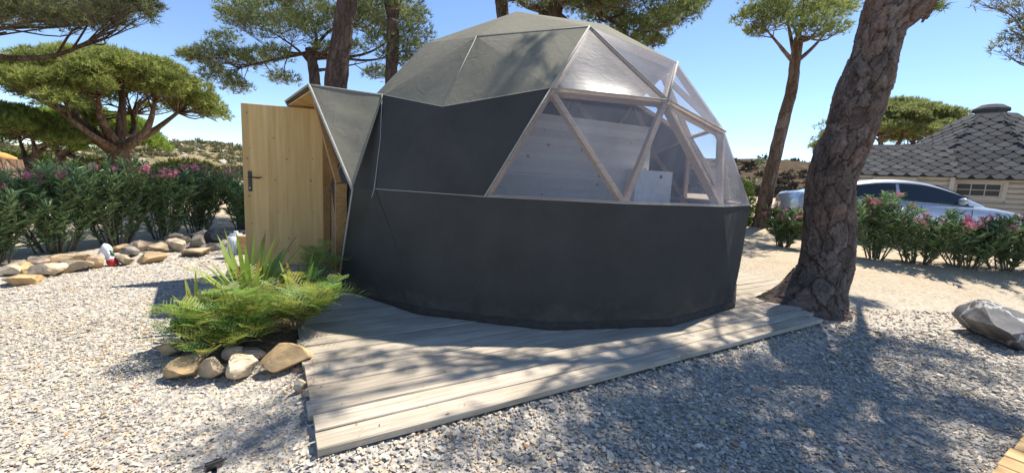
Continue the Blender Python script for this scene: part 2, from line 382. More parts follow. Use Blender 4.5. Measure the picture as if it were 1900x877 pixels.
def shingle_mat():
    m, t, b, o = mat('grey_bitumen_shingle'); oi = N(t, 'ObjectInfo')
    n = N(t, 'TexNoise', i_Scale=90, i_Detail=4, i_Roughness=0.8); t.links.new(coords(t), n.inputs[0])
    c = ramp(t, [(0.0, (0.055, 0.057, 0.06)), (1.0, (0.095, 0.097, 0.10))], oi.outputs['Random'])
    c = mixc(t, c, ramp(t, [(0.3, (0.7,)*3), (0.7, (1.35,)*3)], n.outputs[0]), 1.0, 'MULTIPLY')
    t.links.new(c, b.inputs['Base Color']); b.inputs['Roughness'].default_value = 0.95; b.inputs['Specular IOR Level'].default_value = 0.1
    bump(t, b, n.outputs[0], 0.4, 0.006); return m
M['shingle'] = shingle_mat()
M['felt'] = simple('dark_roof_felt', (0.025, 0.026, 0.028), (0.045, 0.046, 0.05), 30, 0.95, 0.2)
M['pane'] = plain('window_glass', (0.035, 0.03, 0.027), 0.2, 0, 0.25)
M['curtain'] = simple('brown_curtain', (0.16, 0.12, 0.09), (0.24, 0.19, 0.15), 20, 0.9, 0.2)
M['slate'] = None
def boulder_mat():
    m, t, b, o = mat('dark_veined_rock'); v = coords(t)
    n = N(t, 'TexNoise', i_Scale=4, i_Detail=9, i_Roughness=0.65); t.links.new(v, n.inputs[0])
    c = ramp(t, [(0.3, (0.045, 0.045, 0.05)), (0.55, (0.10, 0.098, 0.10)), (0.75, (0.17, 0.155, 0.14))], n.outputs[0])
    wv = mixc(t, v, n.outputs['Color'], 0.25)
    vo = N(t, 'TexVoronoi', i_Scale=2.6, feature='DISTANCE_TO_EDGE'); t.links.new(wv, vo.inputs[0])
    c = mixc(t, c, (0.5, 0.49, 0.47), ramp(t, [(0.0, (0.85,)*3), (0.035, (0, 0, 0))], vo.outputs['Distance']))
    n3 = N(t, 'TexNoise', i_Scale=1.7, i_Detail=5); t.links.new(v, n3.inputs[0])
    c = mixc(t, c, (0.36, 0.31, 0.24), ramp(t, [(0.55, (0, 0, 0)), (0.68, (0.7,)*3)], n3.outputs[0]))
    t.links.new(c, b.inputs['Base Color']); b.inputs['Roughness'].default_value = 0.75
    bump(t, b, n.outputs[0], 0.6, 0.03); return m
M['boulder'] = boulder_mat()
def hill_mat(name, stops):
    m, t, b, o = mat(name); v = coords(t)
    n = N(t, 'TexNoise', i_Scale=0.22, i_Detail=10, i_Roughness=0.72); t.links.new(v, n.inputs[0])
    t.links.new(ramp(t, stops, n.outputs[0]), b.inputs['Base Color']); b.inputs['Roughness'].default_value = 1.0; b.inputs['Specular IOR Level'].default_value = 0.0
    bump(t, b, n.outputs[0], 0.8, 0.8); return m
M['hill'] = hill_mat('dry_scrub_hill', [(0.3, (0.14, 0.135, 0.07)), (0.47, (0.22, 0.19, 0.105)), (0.6, (0.32, 0.255, 0.155)), (0.75, (0.42, 0.34, 0.23))])
M['hill2'] = hill_mat('burnt_scrub_hill', [(0.3, (0.05, 0.04, 0.03)), (0.5, (0.09, 0.07, 0.05)), (0.7, (0.14, 0.11, 0.08))])
M['soil'] = simple('planter_soil', (0.06, 0.045, 0.03), (0.14, 0.10, 0.065), 25, 1.0, 0.6, 0.03)
M['stump_cut'] = simple('orange_cut_wood', (0.55, 0.25, 0.07), (0.68, 0.36, 0.12), 12, 0.8, 0.2)
M['red'] = plain('red_paint', (0.45, 0.03, 0.03), 0.5)
M['green'] = plain('green_paint', (0.05, 0.16, 0.09), 0.5)
M['greystick'] = plain('grey_slate_strip', (0.11, 0.12, 0.13), 0.7)

# ------------------------------------------------------------------ setting: ground, hills
def ground():
    nr, na = 170, 220
    r = np.concatenate([[0], np.geomspace(0.25, 900, nr)]); a = np.arange(na)*2*np.pi/na
    X = r[:, None]*np.cos(a); Y = r[:, None]*np.sin(a)
    Z = G(X, Y) + 0.012*vnoise(np.stack([X*2.1, Y*2.1], -1), 3)*np.exp(-(r[:, None]/14)**2) - 0.004
    V = np.stack([X, Y, Z], -1).reshape(-1, 3); k = np.arange(na); kn = (k+1) % na
    F = np.concatenate([np.stack([i*na+k, (i+1)*na+k, (i+1)*na+kn, i*na+kn], 1) for i in range(nr)])
    struct('ground', V, F, M['ground'], True)
ground()
def hill(name, a0, a1, d0, d1, prof, m, seed, na=160, nd=26):
    """a: bearing from +y, degrees; prof(bearing)->crest height"""
    A = np.radians(np.linspace(a0, a1, na)); D = np.linspace(d0, d1, nd)
    t = np.linspace(0, 1, nd)
    sh = np.where(t < 0.6, sm(0, 0.6, t), 1-0.9*sm(0.6, 1, t))
    AA, DD = np.meshgrid(A, D)
    X, Y = np.sin(AA)*DD, np.cos(AA)*DD
    Z = prof(np.degrees(AA))*sh[:, None] + 0.5*vnoise(np.stack([X*.16, Y*.16], -1), seed)*sh[:, None] - 0.15 + G(X, Y)*(1-sh[:, None])
    V = np.stack([X, Y, Z], -1).reshape(-1, 3)
    i, j = np.meshgrid(np.arange(nd-1), np.arange(na-1), indexing='ij'); b0 = (i*na+j).ravel()
    struct(name, V, np.stack([b0, b0+1, b0+na+1, b0+na], 1), m, True)
    return X, Y, Z
def prof_l(b):
    return 4.7*np.exp(-((b+36)/9.0)**2) + 2.2*np.exp(-((b+56)/12)**2) + 1.0
HL = hill('hill', -78, -8, 48, 150, prof_l, M['hill'], 5)
def prof_r(b):
    return 11.5*np.exp(-((b-30)/16)**2) + 5 + 3*np.exp(-((b-60)/12)**2)
HR = hill('hill', 6, 80, 110, 290, prof_r, M['hill2'], 9)

# ------------------------------------------------------------------ dome
DR = 2.85; DCX, DCY, DZ = 0.10651535*DR, 2.1784482*DR, 0.10
ROT = -23.0128; BZ = -0.21047764; DECKZ = 0.10
SZ, SRR, BRR = 0.17544829, 0.99076289, 0.99028554
def dv(az, r, z):
    a = R_(az+ROT); return np.array([DCX+DR*r*math.sin(a), DCY-DR*r*math.cos(a), DZ+DR*(z-BZ)])
dome = thing('dome_tent', 'olive grey canvas geodesic dome tent with clear plastic windows on a wooden deck', 'tent', (DCX, DCY, DZ))
RINGS = {}
RINGS['apex'] = [dv(0, 0, 1.0)]
RINGS[1] = [dv(72*k, .34328, .93923) for k in range(5)]
RINGS[2] = []
for k in range(5): RINGS[2] += [dv(72*k, .68656, .72708), dv(72*k+36, .60706, .79465)]
RINGS[3] = []
for k in range(5): RINGS[3] += [dv(72*k, .89443, .44721), dv(72*k+22.386, .85724, .51492), dv(72*k+49.614, .85724, .51492)]
RINGS[4] = []
for k in range(5): RINGS[4] += [dv(72*k+11.819, SRR, SZ), dv(72*k+36, SRR, SZ), dv(72*k+60.181, SRR, SZ)]
RINGS[5] = []
for k in range(5): RINGS[5] += [dv(72*k, BRR, BZ+.012), dv(72*k+24.181, BRR, BZ+.012), dv(72*k+47.819, BRR, BZ+.012)]
AZ4 = [72*k+o for k in range(5) for o in (11.819, 36, 60.181)]
tris = []   # (three points, kind)
def azof(p):
    return (math.degrees(math.atan2(p[0]-DCX, -(p[1]-DCY))) - ROT) % 360
for k in range(5):
    k1 = (k+1) % 5
    tris.append((RINGS['apex'][0], RINGS[1][k], RINGS[1][k1], 'top'))
    e, c, e1 = RINGS[2][2*k], RINGS[2][2*k+1], RINGS[2][2*k1]
    tris += [(RINGS[1][k], e, c, 'top'), (RINGS[1][k], c, RINGS[1][k1], 'top'), (RINGS[1][k1], c, e1, 'top')]
    i0, a, b, i1 = RINGS[3][3*k], RINGS[3][3*k+1], RINGS[3][3*k+2], RINGS[3][3*k1]
    tris += [(e, i0, a, 'mid'), (e, a, c, 'mid'), (c, a, b, 'mid'), (c, b, e1, 'mid'), (e1, b, i1, 'mid')]
    s0, s1, s2 = RINGS[4][3*k:3*k+3]; sp = RINGS[4][3*((k-1) % 5)+2]
    tris += [(i0, sp, s0, 'band'), (i0, s0, a, 'band'), (a, s0, s1, 'band'), (a, s1, b, 'band'), (b, s1, s2, 'band'), (b, s2, i1, 'band')]
    b0, b1, b2 = RINGS[5][3*k:3*k+3]; bn = RINGS[5][3*k1]
    tris += [(sp, b0, s0, 'wall'), (s0, b0, b1, 'wall'), (s0, b1, s1, 'wall'), (s1, b1, b2, 'wall'), (s1, b2, s2, 'wall'), (s2, b2, bn, 'wall')]
CEN = np.array([DCX, DCY, DZ+DR*(-BZ)*0.9])
def panel(p, q, r, nn, bulge, wr, seed, inset=0.0):
    """subdivided triangle with a faint billow and wrinkles fading to the edges"""
    p, q, r = (np.array(k, float) for k in (p, q, r)); n = np.cross(q-p, r-p); n /= np.linalg.norm(n)
    if n @ ((p+q+r)/3-CEN) < 0: n = -n
    V, idx = [], {}
    for i in range(nn+1):
        for j in range(nn+1-i):
            u, v = i/nn, j/nn; w = 1-u-v
            P = p*w + q*u + r*v
            e = 27*u*v*w
            e2 = min(1, 6*min(u, v, w)+0.0)
            P = P + n*(bulge*e + wr*e2*float(vnoise(P*np.array([4.2, 4.2, 6.5]), seed)))
            idx[i, j] = len(V); V.append(P)
    F = []
    for i in range(nn):
        for j in range(nn-i):
            F.append((idx[i, j], idx[i+1, j], idx[i, j+1]))
            if j < nn-i-1: F.append((idx[i+1, j], idx[i+1, j+1], idx[i, j+1]))
    V = np.array(V); F = np.array(F)
    f = F[0]; nr = np.cross(V[f[1]]-V[f[0]], V[f[2]]-V[f[0]])
    if nr @ n < 0: F = F[:, ::-1]
    return V, F, n
windows = []
for ti, (p, q, r, kind) in enumerate(tris):
    c = (p+q+r)/3; az = azof(c)
    iswin = kind in ('band', 'mid') and 13 < az < 131
    if kind == 'band' and min(azof(p), azof(q), azof(r)) < 11.0 and az < 20: iswin = False
    if kind == 'mid' and az < 24: iswin = False
    # the doorway: no wall between base vertices -47.8 and -24.2
    if kind in ('wall', 'band') and abs(az-324) < 7: continue
    if iswin:
        V, F, n = panel(p, q, r, 10, -0.012, 0.006, 21+ti); windows.append((p, q, r))
        part('window_pane', V, F, M['film'], dome, True)
    else:
        V, F, n = panel(p, q, r, 9, 0.010, 0.0075, 5)
        part('canvas_panel', V, F, M['canvas' if kind in ('top', 'mid') else 'canvas_shaded'], dome, True)  # band and wall panels take the cloth with shade painted in
# struts behind the panels, one bar for each edge
edges = {}
for p, q, r, kind in tris:
    for a, b in ((p, q), (q, r), (r, p)):
        key = tuple(sorted((tuple(np.round(a, 3)), tuple(np.round(b, 3))))); edges[key] = kind
def inside(P, d):
    v = CEN-np.array(P); return np.array(P)+v/np.linalg.norm(v)*d
for (a, b) in edges:
    a, b = np.array(a), np.array(b); mid = (a+b)/2; up = mid-CEN
    if mid[2] < 0.4 and -50 < ((azof(mid)+180) % 360)-180 < -22: continue
    d = (b-a)/np.linalg.norm(b-a)
    V, F = beam(inside(a, .045)+d*.05, inside(b, .045)-d*.05, 0.045, 0.07, up)
    part('beam', V, F, M['beam'], dome)
for ring in (1, 2, 3, 4):
    for P in RINGS[ring]:
        u = (P-CEN)/np.linalg.norm(P-CEN); q = inside(P, .012)
        V, F = tube([q-u*.085, q-u*.004], [.06, .06], 10)
        part('hub', V, F, M['beam'], dome, False)
# piping along the seams of the cover
def pipe(pts, r=.0075, lift=.012, name='piping', n=6):
    P = np.array([p+(p-CEN)/np.linalg.norm(p-CEN)*lift for p in pts]); V, F = tube(P, r, n); return part(name, V, F, M['piping'], dome, True)
def lerp_pts(pts, k=10):
    out = []
    for a, b in zip(pts[:-1], pts[1:]): out += [a+(b-a)*t for t in np.linspace(0, 1, k, endpoint=False)]
    return out+[pts[-1]]
pipe(lerp_pts([RINGS[3][(k) % 15] for k in range(-1, 2)]), .004, .006)
pipe([RINGS[3][0], RINGS[2][0]], .004, .006)
pipe(lerp_pts([RINGS[4][k % 15] for k in range(-1, 7)]), .0042, .005)
pipe([RINGS[3][14], RINGS[4][14]*.5+RINGS[3][14]*.5+np.array([.02, .0, -.0]), RINGS[4][14], RINGS[5][0]*.25+RINGS[5][14]*.75+np.array([0, 0, .55]), RINGS[5][14]+np.array([0.0, 0, .1])], .004, .014)
pipe([RINGS[4][0], RINGS[3][1]], .006, .008)
pipe([RINGS[3][1], RINGS[2][1]], .012, .006); pipe([RINGS[2][0], RINGS[2][1]], .005, .004); pipe([RINGS[3][1], RINGS[3][2]], .007, .008); pipe([RINGS[2][1], RINGS[3][2]], .012, .006)
pipe([RINGS[3][2], RINGS[2][2]], .012, .008); pipe([RINGS[3][2], RINGS[3][3]], .008, .01)
# brown skirt strip round the base
for k in range(15):
    a, b = RINGS[5][k], RINGS[5][(k+1) % 15]
    if k == 13: continue
    aa, bb = a.copy(), b.copy()
    for q in (aa, bb): q[2] = DECKZ+.004
    o_ = unit((aa+bb)/2-np.array([DCX, DCY, aa[2]]))*.03
    rng = np.random.default_rng(k); n_ = 9
    P = [aa+(bb-aa)*t for t in np.linspace(-.005, 1.005, n_)]
    lo = [p+o_*(0.9+.35*rng.random()) for p in P]; hi = [p+o_*.25+np.array([0, 0, .055+.012*rng.random()]) for p in P]; md = [p+o_*1.1+np.array([0, 0, .026]) for p in P]
    V = np.array(lo+md+hi); i = np.arange(n_-1)
    F = np.concatenate([np.stack([i, i+1, n_+i+1, n_+i], 1), np.stack([n_+i, n_+i+1, 2*n_+i+1, 2*n_+i], 1)])
    part('skirt_strip', V, F, M['skirt'], dome, True)
# floor disc inside
fl = [p*1.0 for p in RINGS[5]]; fv = np.array([[p[0]*.99+DCX*.01, p[1]*.99+DCY*.01, DECKZ+.02] for p in fl]+[[DCX, DCY, DECKZ+.02]])
part('inner_floor', fv, np.array([[i, (i+1) % 15, 15] for i in range(15)]), M['floor'], dome)
# porch over the doorway
J1, J2 = RINGS[5][14].copy(), RINGS[5][13].copy()
J1[2] = J2[2] = DECKZ
nrm = np.array([math.sin(R_(-36+ROT)), -math.cos(R_(-36+ROT)), 0.0]); along = unit(J1-J2)
# a hood: flat top A-B-VL-VR, a triangular cheek on either side
A = np.array(at(573, 157, 4.36)); B = np.array([-2.95, 5.36, 2.19])
FT = np.array(at(654, 351, 3.87)); FB = RINGS[4][12]*.72+RINGS[4][13]*.28 + nrm*.10
VR, VL = RINGS[3][14], RINGS[3][13]
def sheet(p, q, r, nn, bl, wr, seed):
    V, F, n = panel(p, q, r, nn, bl, wr, seed); return V, F
for (p, q, r, sd, w) in ((A, VR, FT, 31, .030), (B, FB, VL, 32, .02), (A, VL, VR, 33, .006), (A, B, VL, 33, .006)):
    V, F = sheet(p, q, r, 18, -.015, w, sd); part('porch_canvas', V, F, M['canvas'], dome, True)
# flap from sill to deck on the camera side
V, F = sheet(FT, RINGS[4][14]+unit(RINGS[4][14]-CEN)*.006, J1+nrm*.06+np.array([0, 0, .03]), 14, .0, .012, 34); part('porch_canvas', V, F, M['canvas_shaded'], dome, True)
V, F = sheet(RINGS[4][14]+unit(RINGS[4][14]-CEN)*.006, RINGS[5][0], J1+nrm*.06+np.array([0, 0, .03]), 14, .006, .006, 35); part('porch_canvas', V, F, M['canvas_shaded'], dome, True)
for pts, rr in (([A, FT], .014), ([A, B], .012), ([B, FB], .012), ([FT, J1+nrm*.07+np.array([0, 0, .02])], .009), ([A, VR], .008)):
    V, F = tube(np.array(lerp_pts(pts, 8)), rr, 8); part('piping', V, F, M['piping'], dome, True)
# wooden lining board under the far slope and the gable
def slab(p, q, r, t):
    p, q, r = map(np.array, (p, q, r)); n = unit(np.cross(q-p, r-p))*t
    return np.array([p, q, r, p+n, q+n, r+n]), [np.array([[0, 2, 1], [3, 4, 5]]), np.array([[0, 1, 4, 3], [1, 2, 5, 4], [2, 0, 3, 5]])]
dz_ = np.array([0, 0, -.04])
for tri_ in ((A-nrm*.03, VL, VR), (A-nrm*.03, B-nrm*.03, VL)):
    V, F = slab(*[np.array(q)+dz_ for q in tri_], .012); part('porch_lining', V, F, M['door'], dome)
# jambs, sill and lintel of the doorway
for base, sgn, hts in ((J1, -1, (1.12, 1.12, 1.12)), (J2, 1, (1.98, 1.98, 1.5))):
    for k_, (w_, t_, off, inn) in enumerate(((.05, .11, .03, .0), (.03, .05, .075, .05), (.022, .09, .105, .10))):
        b = base + along*(off+.01)*sgn + nrm*(.03-inn)
        V, F = box(b-along*w_/2-nrm*t_/2, along*w_, nrm*t_, (0, 0, hts[k_])); part('door_jamb', V, F, M['jamb'], dome)
V, F = beam(J1+np.array([0, 0, 1.12])-along*.05+nrm*.05, A+np.array([0, 0, -.1])-nrm*.06-along*.08, .07, .05, nrm); part('door_jamb', V, F, M['jamb'], dome)
V, F = beam(J2+np.array([0, 0, 2.0])+along*.02+nrm*.02, A*.55+VR*.45+np.array([0, 0, -.12]), .06, .07, nrm); part('lintel', V, F, M['jamb'], dome)
V, F = box(J2+along*.05+nrm*.0+np.array([0, 0, .002]), along*(np.linalg.norm(J1-J2)-.1), nrm*.07, (0, 0, .03)); part('threshold', V, F, M['steel'], dome)
# door leaf, swung open
Hn = np.array([-2.42, 5.33, DECKZ+.02]); He = np.array([-3.354, 5.105, DECKZ+.02]); dd = unit(He-Hn); dn = np.array([dd[1], -dd[0], 0])
dn = dn if dn[1] > 0 else -dn
DH = 1.985
bmD = bevel_box_mesh('door_leaf', np.linalg.norm(He-Hn), .045, DH, .004)
leaf = obj('door', bmD, M['door'], dome, Vector((Hn+He)/2)+Vector((0, 0, DH/2))+Vector(dn)*.0225-Vector(dome.location))
leaf.rotation_euler.z = math.atan2(dd[1], dd[0])
def dpt(s, z, out=0):   # local to the door: s metres from the free edge, z above its foot
    L = np.linalg.norm(He-Hn); return np.array([L/2-s, 0.0, z-DH/2])+np.array([0, 1, 0])*0+np.array([0, out, 0])
OUT = 1 if (Matrix.Rotation(leaf.rotation_euler.z, 3, 'Z') @ Vector((0, 1, 0))).y < 0 else -1
def dpart(name, lst, m, smooth=False):
    V, F = merge(lst); me = npmesh(name, V, F, smooth); return obj(name, me, m, leaf)
yo = OUT*.0225
pl = bevel_box_mesh('handle_plate', .042, .008, .25, .003); hp = obj('handle', pl, M['black'], leaf, (np.linalg.norm(He-Hn)/2-.075, yo+OUT*.005, 1.05-DH/2))
L2 = np.linalg.norm(He-Hn)/2
dpart('handle_lever', [tube([[L2-.075, yo, 1.10-DH/2], [L2-.075, yo+OUT*.05, 1.10-DH/2]], .009, 8), tube([[L2-.07, yo+OUT*.05, 1.10-DH/2], [L2-.2, yo+OUT*.052, 1.097-DH/2]], [.0095, .008], 8)], M['black'], True)
dpart('lock_cylinder', [tube([[L2-.075, yo, .97-DH/2], [L2-.075, yo+OUT*.016, .97-DH/2]], .011, 10)], M['steel'], True)
for z in (.25, 1.0, 1.75):
    dpart('hinge', [tube([[-L2-.004, yo*.9, z-.045-DH/2], [-L2-.004, yo*.9, z+.045-DH/2]], .009, 8)], M['steel'], True)
# things inside the dome
pa, pb = at(868, 300, 5.0), at(1205, 300, 6.15)
pd = unit(np.array([pb.x-pa.x, pb.y-pa.y, 0])); pn = np.array([-pd[1], pd[0], 0]); pl_ = math.hypot(pb.x-pa.x, pb.y-pa.y)
wall = thing('partition_wall', 'whitewashed knotty wooden partition seen through the clear dome windows', 'partition', (pa.x, pa.y, DECKZ+.02))
bh = 0.19
for k in range(11):
    V, F = box(np.array([pa.x, pa.y, DECKZ+.02+k*bh+.001]), pd*pl_, pn*(.04+.0015*(k % 2)), (0, 0, bh-.002)); part('board', V, F, M['partition'], wall)
ca = at(1176, 372, 5.75); cb_ = at(1243, 372, 5.95)
cdx = unit(np.array([cb_.x-ca.x, cb_.y-ca.y, 0])); cdy = np.array([-cdx[1], cdx[0], 0]); cw = math.hypot(cb_.x-ca.x, cb_.y-ca.y)
cab = thing('cabinet', 'white box cabinet with a round hole standing inside the dome', 'cabinet', (ca.x, ca.y, DECKZ+.02))
V, F = box(np.array([ca.x, ca.y, DECKZ+.02]), cdx*cw, cdy*.45, (0, 0, at(1200, 316, 5.8).z-DECKZ-.02)); part('body', V, F, M['cabinet'], cab)
hc = np.array([ca.x, ca.y, 0])+cdx*cw*.68-cdy*.004+np.array([0, 0, at(1226, 328, 5.85).z]); V, F = tube([hc, hc+cdy*.003], .026, 16); part('round_hole', V, F, M['blackplastic'], cab)

# ------------------------------------------------------------------ deck
DO = np.array([-.83, 1.70]); DU = np.array([.862, .507]); DVv = np.array([-.507, .862])
def dk(u, v, z=0.0): p = DO+DU*u+DVv*v; return np.array([p[0], p[1], z])
deck = thing('wooden_deck', 'weathered grey plank deck under the dome tent', 'deck', tuple(dk(0, 0)))
PW = .1565; dang = math.atan2(DU[1], DU[0]); rng = np.random.default_rng(4)
ends = [4.72, 4.86, 4.97, 5.06, 5.2]
def plank_mesh(L, w, seed):
    r = np.random.default_rng(seed); n = max(2, int(L/.35)); s = np.linspace(0, L, n)
    prof = np.array([[0.0, -.038], [0.0, -.006], [.005, -.0005], [w*.5, .0012], [w-.005, -.0005], [w, -.006], [w, -.038]])
    V = []
    for i, x in enumerate(s):
        e = r.normal(0, .0012, (7, 2)); e[:, 1] *= .8
        V.append(np.column_stack([np.full(7, x+(r.normal(0, .004) if i in (0, n-1) else 0)), prof[:, 0]+e[:, 0], prof[:, 1]+e[:, 1]]))
    V = np.concatenate(V); k = np.arange(6)
    F = np.concatenate([np.stack([i*7+k, (i+1)*7+k, (i+1)*7+k+1, i*7+k+1], 1) for i in range(n-1)])
    caps = np.array([[0, 1, 2], [0, 2, 3], [0, 3, 4], [0, 4, 5], [0, 5, 6]])
    return npmesh('plank', V, [F, np.concatenate([caps, caps[:, ::-1]+(n-1)*7])])
k = 0; v = 0.0
while v < 6.6:
    u0 = 0.0 if v < 3.55 else -.62
    u1 = ends[k] if k < len(ends) else 6.2-.012*k*0
    if v > 3.2: u1 = 5.6
    w = PW-.012+rng.normal(0, .002)
    cuts = [u0, u1] if k % 3 else [u0, u0+(u1-u0)*rng.uniform(.35, .7), u1]
    for a, b in zip(cuts[:-1], cuts[1:]):
        o = obj('plank', plank_mesh(b-a-.004, w, k*7+int(a*10)), M['deck'], deck)
        o.location = Vector(dk(a+rng.normal(0, .006), v, DECKZ+rng.normal(0, .0012)))-deck.location; o.rotation_euler = (rng.normal(0, .006), 0, dang+rng.normal(0, .0008))
    v += PW; k += 1
V, F = box(dk(.03, .035, 0.0), np.append(DU*4.62, 0), np.append(DVv*.045, 0), (0, 0, DECKZ-.042)); part('fascia_board', V, F, M['skirt'], deck)
V, F = box(dk(.03, .085, 0.0), np.append(DVv*3.4, 0), np.append(DU*.04, 0), (0, 0, DECKZ-.042)); part('fascia_board', V, F, M['skirt'], deck)
for sv in (1.2, 2.4, 3.6, 4.8):
    V, F = box(dk(.1, sv, 0.0), np.append(DU*5.8, 0), np.append(DVv*.05, 0), (0, 0, DECKZ-.043)); part('joist', V, F, M['skirt'], deck)
# a second, newer walkway at the lower right
w0 = onz(1838, 877, .07); wk = thing('wooden_walkway', 'fresh yellow pine plank walkway edge on the gravel near the pine shadows', 'walkway', (w0.x, w0.y, 0))
wdir = unit(np.array([onz(1900, 805, .07).x-w0.x, onz(1900, 805, .07).y-w0.y, 0])); wn = np.array([wdir[1], -wdir[0], 0])
for k in range(-6, 7):
    me = plank_mesh(1.2, .138, 90+k); o = obj('plank', me, M['newdeck'], wk)
    p = np.array([w0.x, w0.y, .07])+wdir*(k*.145)
    o.location = Vector(p)-wk.location; o.rotation_euler.z = math.atan2(wn[1], wn[0])
    
# ------------------------------------------------------------------ gravel stones
def stone_variants(n, rng, flat=.55):
    out = []
    base = np.array([[1, 0, 0], [-1, 0, 0], [0, 1, 0], [0, -1, 0], [0, 0, 1], [0, 0, -1], [.6, .6, .5], [-.6, .6, .5], [-.6, -.6, .5], [.6, -.6, .5], [.6, .6, -.5], [-.6, .6, -.5], [-.6, -.6, -.5], [.6, -.6, -.5]], float)
    for _ in range(n):
        V = base[rng.permutation(14)[:9]]*rng.uniform(.75, 1.15, (9, 1))+rng.normal(0, .12, (9, 3)); V[:, 2] *= flat
        bm = bmesh.new(); [bm.verts.new(v) for v in V]; bmesh.ops.convex_hull(bm, input=bm.verts[:])
        for v in [v for v in bm.verts if not v.link_faces]: bm.verts.remove(v)
        bmesh.ops.triangulate(bm, faces=bm.faces[:]); bm.verts.index_update()
        out.append((np.array([v.co[:] for v in bm.verts]), np.array([[q.index for q in f.verts] for f in bm.faces]))); bm.free()
    return out
def gravel():
    rng = np.random.default_rng(11); var = stone_variants(10, rng)
    pts = []
    for (y0, y1, dens, mul) in ((.6, 2.2, 4300, 1.0), (2.2, 3.4, 3100, 1.05), (3.4, 5.0, 1500, 1.2), (5.0, 8.0, 420, 1.4)):
        wmax = 1.35*y1+.6; n = int(dens*2*wmax*(y1-y0)); x = rng.uniform(-wmax, wmax, n); y = rng.uniform(y0, y1, n)
        k = np.abs(x) < 1.35*y+.5
        if y0 >= 5: k &= (x < 3.2)
        x, y = x[k], y[k]
        thin = (x > 2.8) & (y > 4.2) & (rng.random(len(x)) < .72)
        x, y = x[~thin], y[~thin]
        if y0 >= 3.4: kk = x > -5.3; x, y = x[kk], y[kk]
        pts.append(np.column_stack([x, y, np.full(len(x), mul)]))
    P = np.concatenate(pts)
    d = P[:, :2]-DO; uu = d @ DU; vv = d @ DVv
    on = (uu > -.01) & (vv > .01) & (uu < 4.66+.62*np.clip(vv, 0, .8)) | ((uu > -.6) & (vv > 3.5))
    on |= (vv > .8) & (uu > 0) & (uu < 6.15)
    tr = np.hypot(P[:, 0]-3.7, P[:, 1]-4.75) < .33
    pl = np.hypot((P[:, 0]+2.0)/.60, (P[:, 1]-3.2)/.62) < 1
    P = P[~(on | tr | pl)]; n = len(P)
    size = np.clip(rng.lognormal(math.log(.0080), .45, n), .0035, .026)*P[:, 2]*(1-.32*sm(.4, -.9, P[:, 0]))
    small = vnoise(P[:, :2]*1.3, 8) > .25; size[small] *= .72
    pal = np.array([[.25, .25, .255], [.34, .335, .325], [.44, .42, .385], [.53, .49, .42], [.50, .41, .29], [.62, .58, .52], [.31, .295, .285], [.40, .395, .385]])
    warm = np.clip(.55-.2*P[:, 0]+.25*vnoise(P[:, :2]*.8, 2), 0, 1)
    ci = rng.choice(8, n, p=[.14, .18, .18, .14, .05, .08, .10, .13]); ci2 = rng.choice(8, n, p=[.03, .06, .17, .29, .19, .17, .03, .06])
    ci = np.where(rng.random(n) < warm, ci2, ci); C = pal[ci]*np.array([1.05, 1.0, .92])*rng.uniform(.82, 1.12, (n, 1))
    rare = rng.random(n) < .012; C[rare] = np.array([.42, .24, .11])*rng.uniform(.7, 1.2, (rare.sum(), 1))
    Vs, Fs, Cs, off = [], [], [], 0
    vi = rng.integers(0, len(var), n)
    for j, (bv, bf) in enumerate(var):
        s = np.where(vi == j)[0]; m_ = len(s)
        if not m_: continue
        a = rng.uniform(0, 6.28, m_); tl = rng.normal(0, .25, (m_, 2)); sc = size[s][:, None]*rng.uniform(.7, 1.35, (m_, 3))
        L = bv[None]*sc[:, None]
        L[..., 2] += L[..., 0]*tl[:, :1]+L[..., 1]*tl[:, 1:]
        X = L[..., 0]*np.cos(a)[:, None]-L[..., 1]*np.sin(a)[:, None]; Yy = L[..., 0]*np.sin(a)[:, None]+L[..., 1]*np.cos(a)[:, None]
        z0 = G(P[s, 0], P[s, 1])+.012*vnoise(P[s, :2]*2.1, 3)+size[s]*.15*rng.uniform(-.3, 1.8, m_)
        W = np.stack([X+P[s, 0][:, None], Yy+P[s, 1][:, None], L[..., 2]+z0[:, None]], -1)
        Vs.append(W.reshape(-1, 3)); Fs.append((bf[None]+(np.arange(m_)*len(bv))[:, None, None]+off).reshape(-1, 3)); Cs.append(np.repeat(C[s], len(bv), 0)); off += m_*len(bv)
    o = obj('gravel', npmesh('gravel', np.concatenate(Vs), np.concatenate(Fs), False, np.concatenate(Cs)), M['pebble'])
    o['kind'] = 'stuff'; tag(o, 'loose grey and beige crushed gravel around the deck', 'gravel')
    print('gravel stones', n)
gravel()

# ------------------------------------------------------------------ rocks
def rock_mesh(name, size, seed, color, sub=4, rough=.05, planes=15, flat=True):
    """angular broken stone: a sphere cut by random planes"""
    rng = np.random.default_rng(seed); bm = bmesh.new(); bmesh.ops.create_icosphere(bm, subdivisions=sub, radius=1)
    V = np.array([v.co[:] for v in bm.verts])*1.15; V = V*(1+.22*vnoise(V*1.1, seed+9)[:, None])
    for k in range(planes):
        n = unit(rng.normal(0, 1, 3)*np.array([1, 1, 1.3])); d = rng.uniform(.48, .86); t = V @ n; V = V-np.outer(np.clip(t-d, 0, None)*.97, n)
    V = V*(1+rough*vnoise(V*3.1, seed)[:, None]+rough*.5*vnoise(V*9, seed+1)[:, None])
    V = V*np.array(size)*1.12
    F = np.array([[q.index for q in f.verts] for f in bm.faces]); bm.free()
    q = vnoise(V/np.max(size)*2.6, seed+4)[:, None]
    c = np.array(color)[None]*(1+.25*q)*(1+.12*vnoise(V/np.max(size)*11, seed+5)[:, None]); c = c+np.array([[.03, .0, -.03]])*np.clip(q, -1, 1)
    return npmesh(name, V, F, False, np.clip(c, 0.02, 1))
TAN, OCH, PINK, GRY, PALE = (.38, .30, .20), (.41, .29, .16), (.42, .33, .25), (.29, .255, .21), (.47, .39, .28)
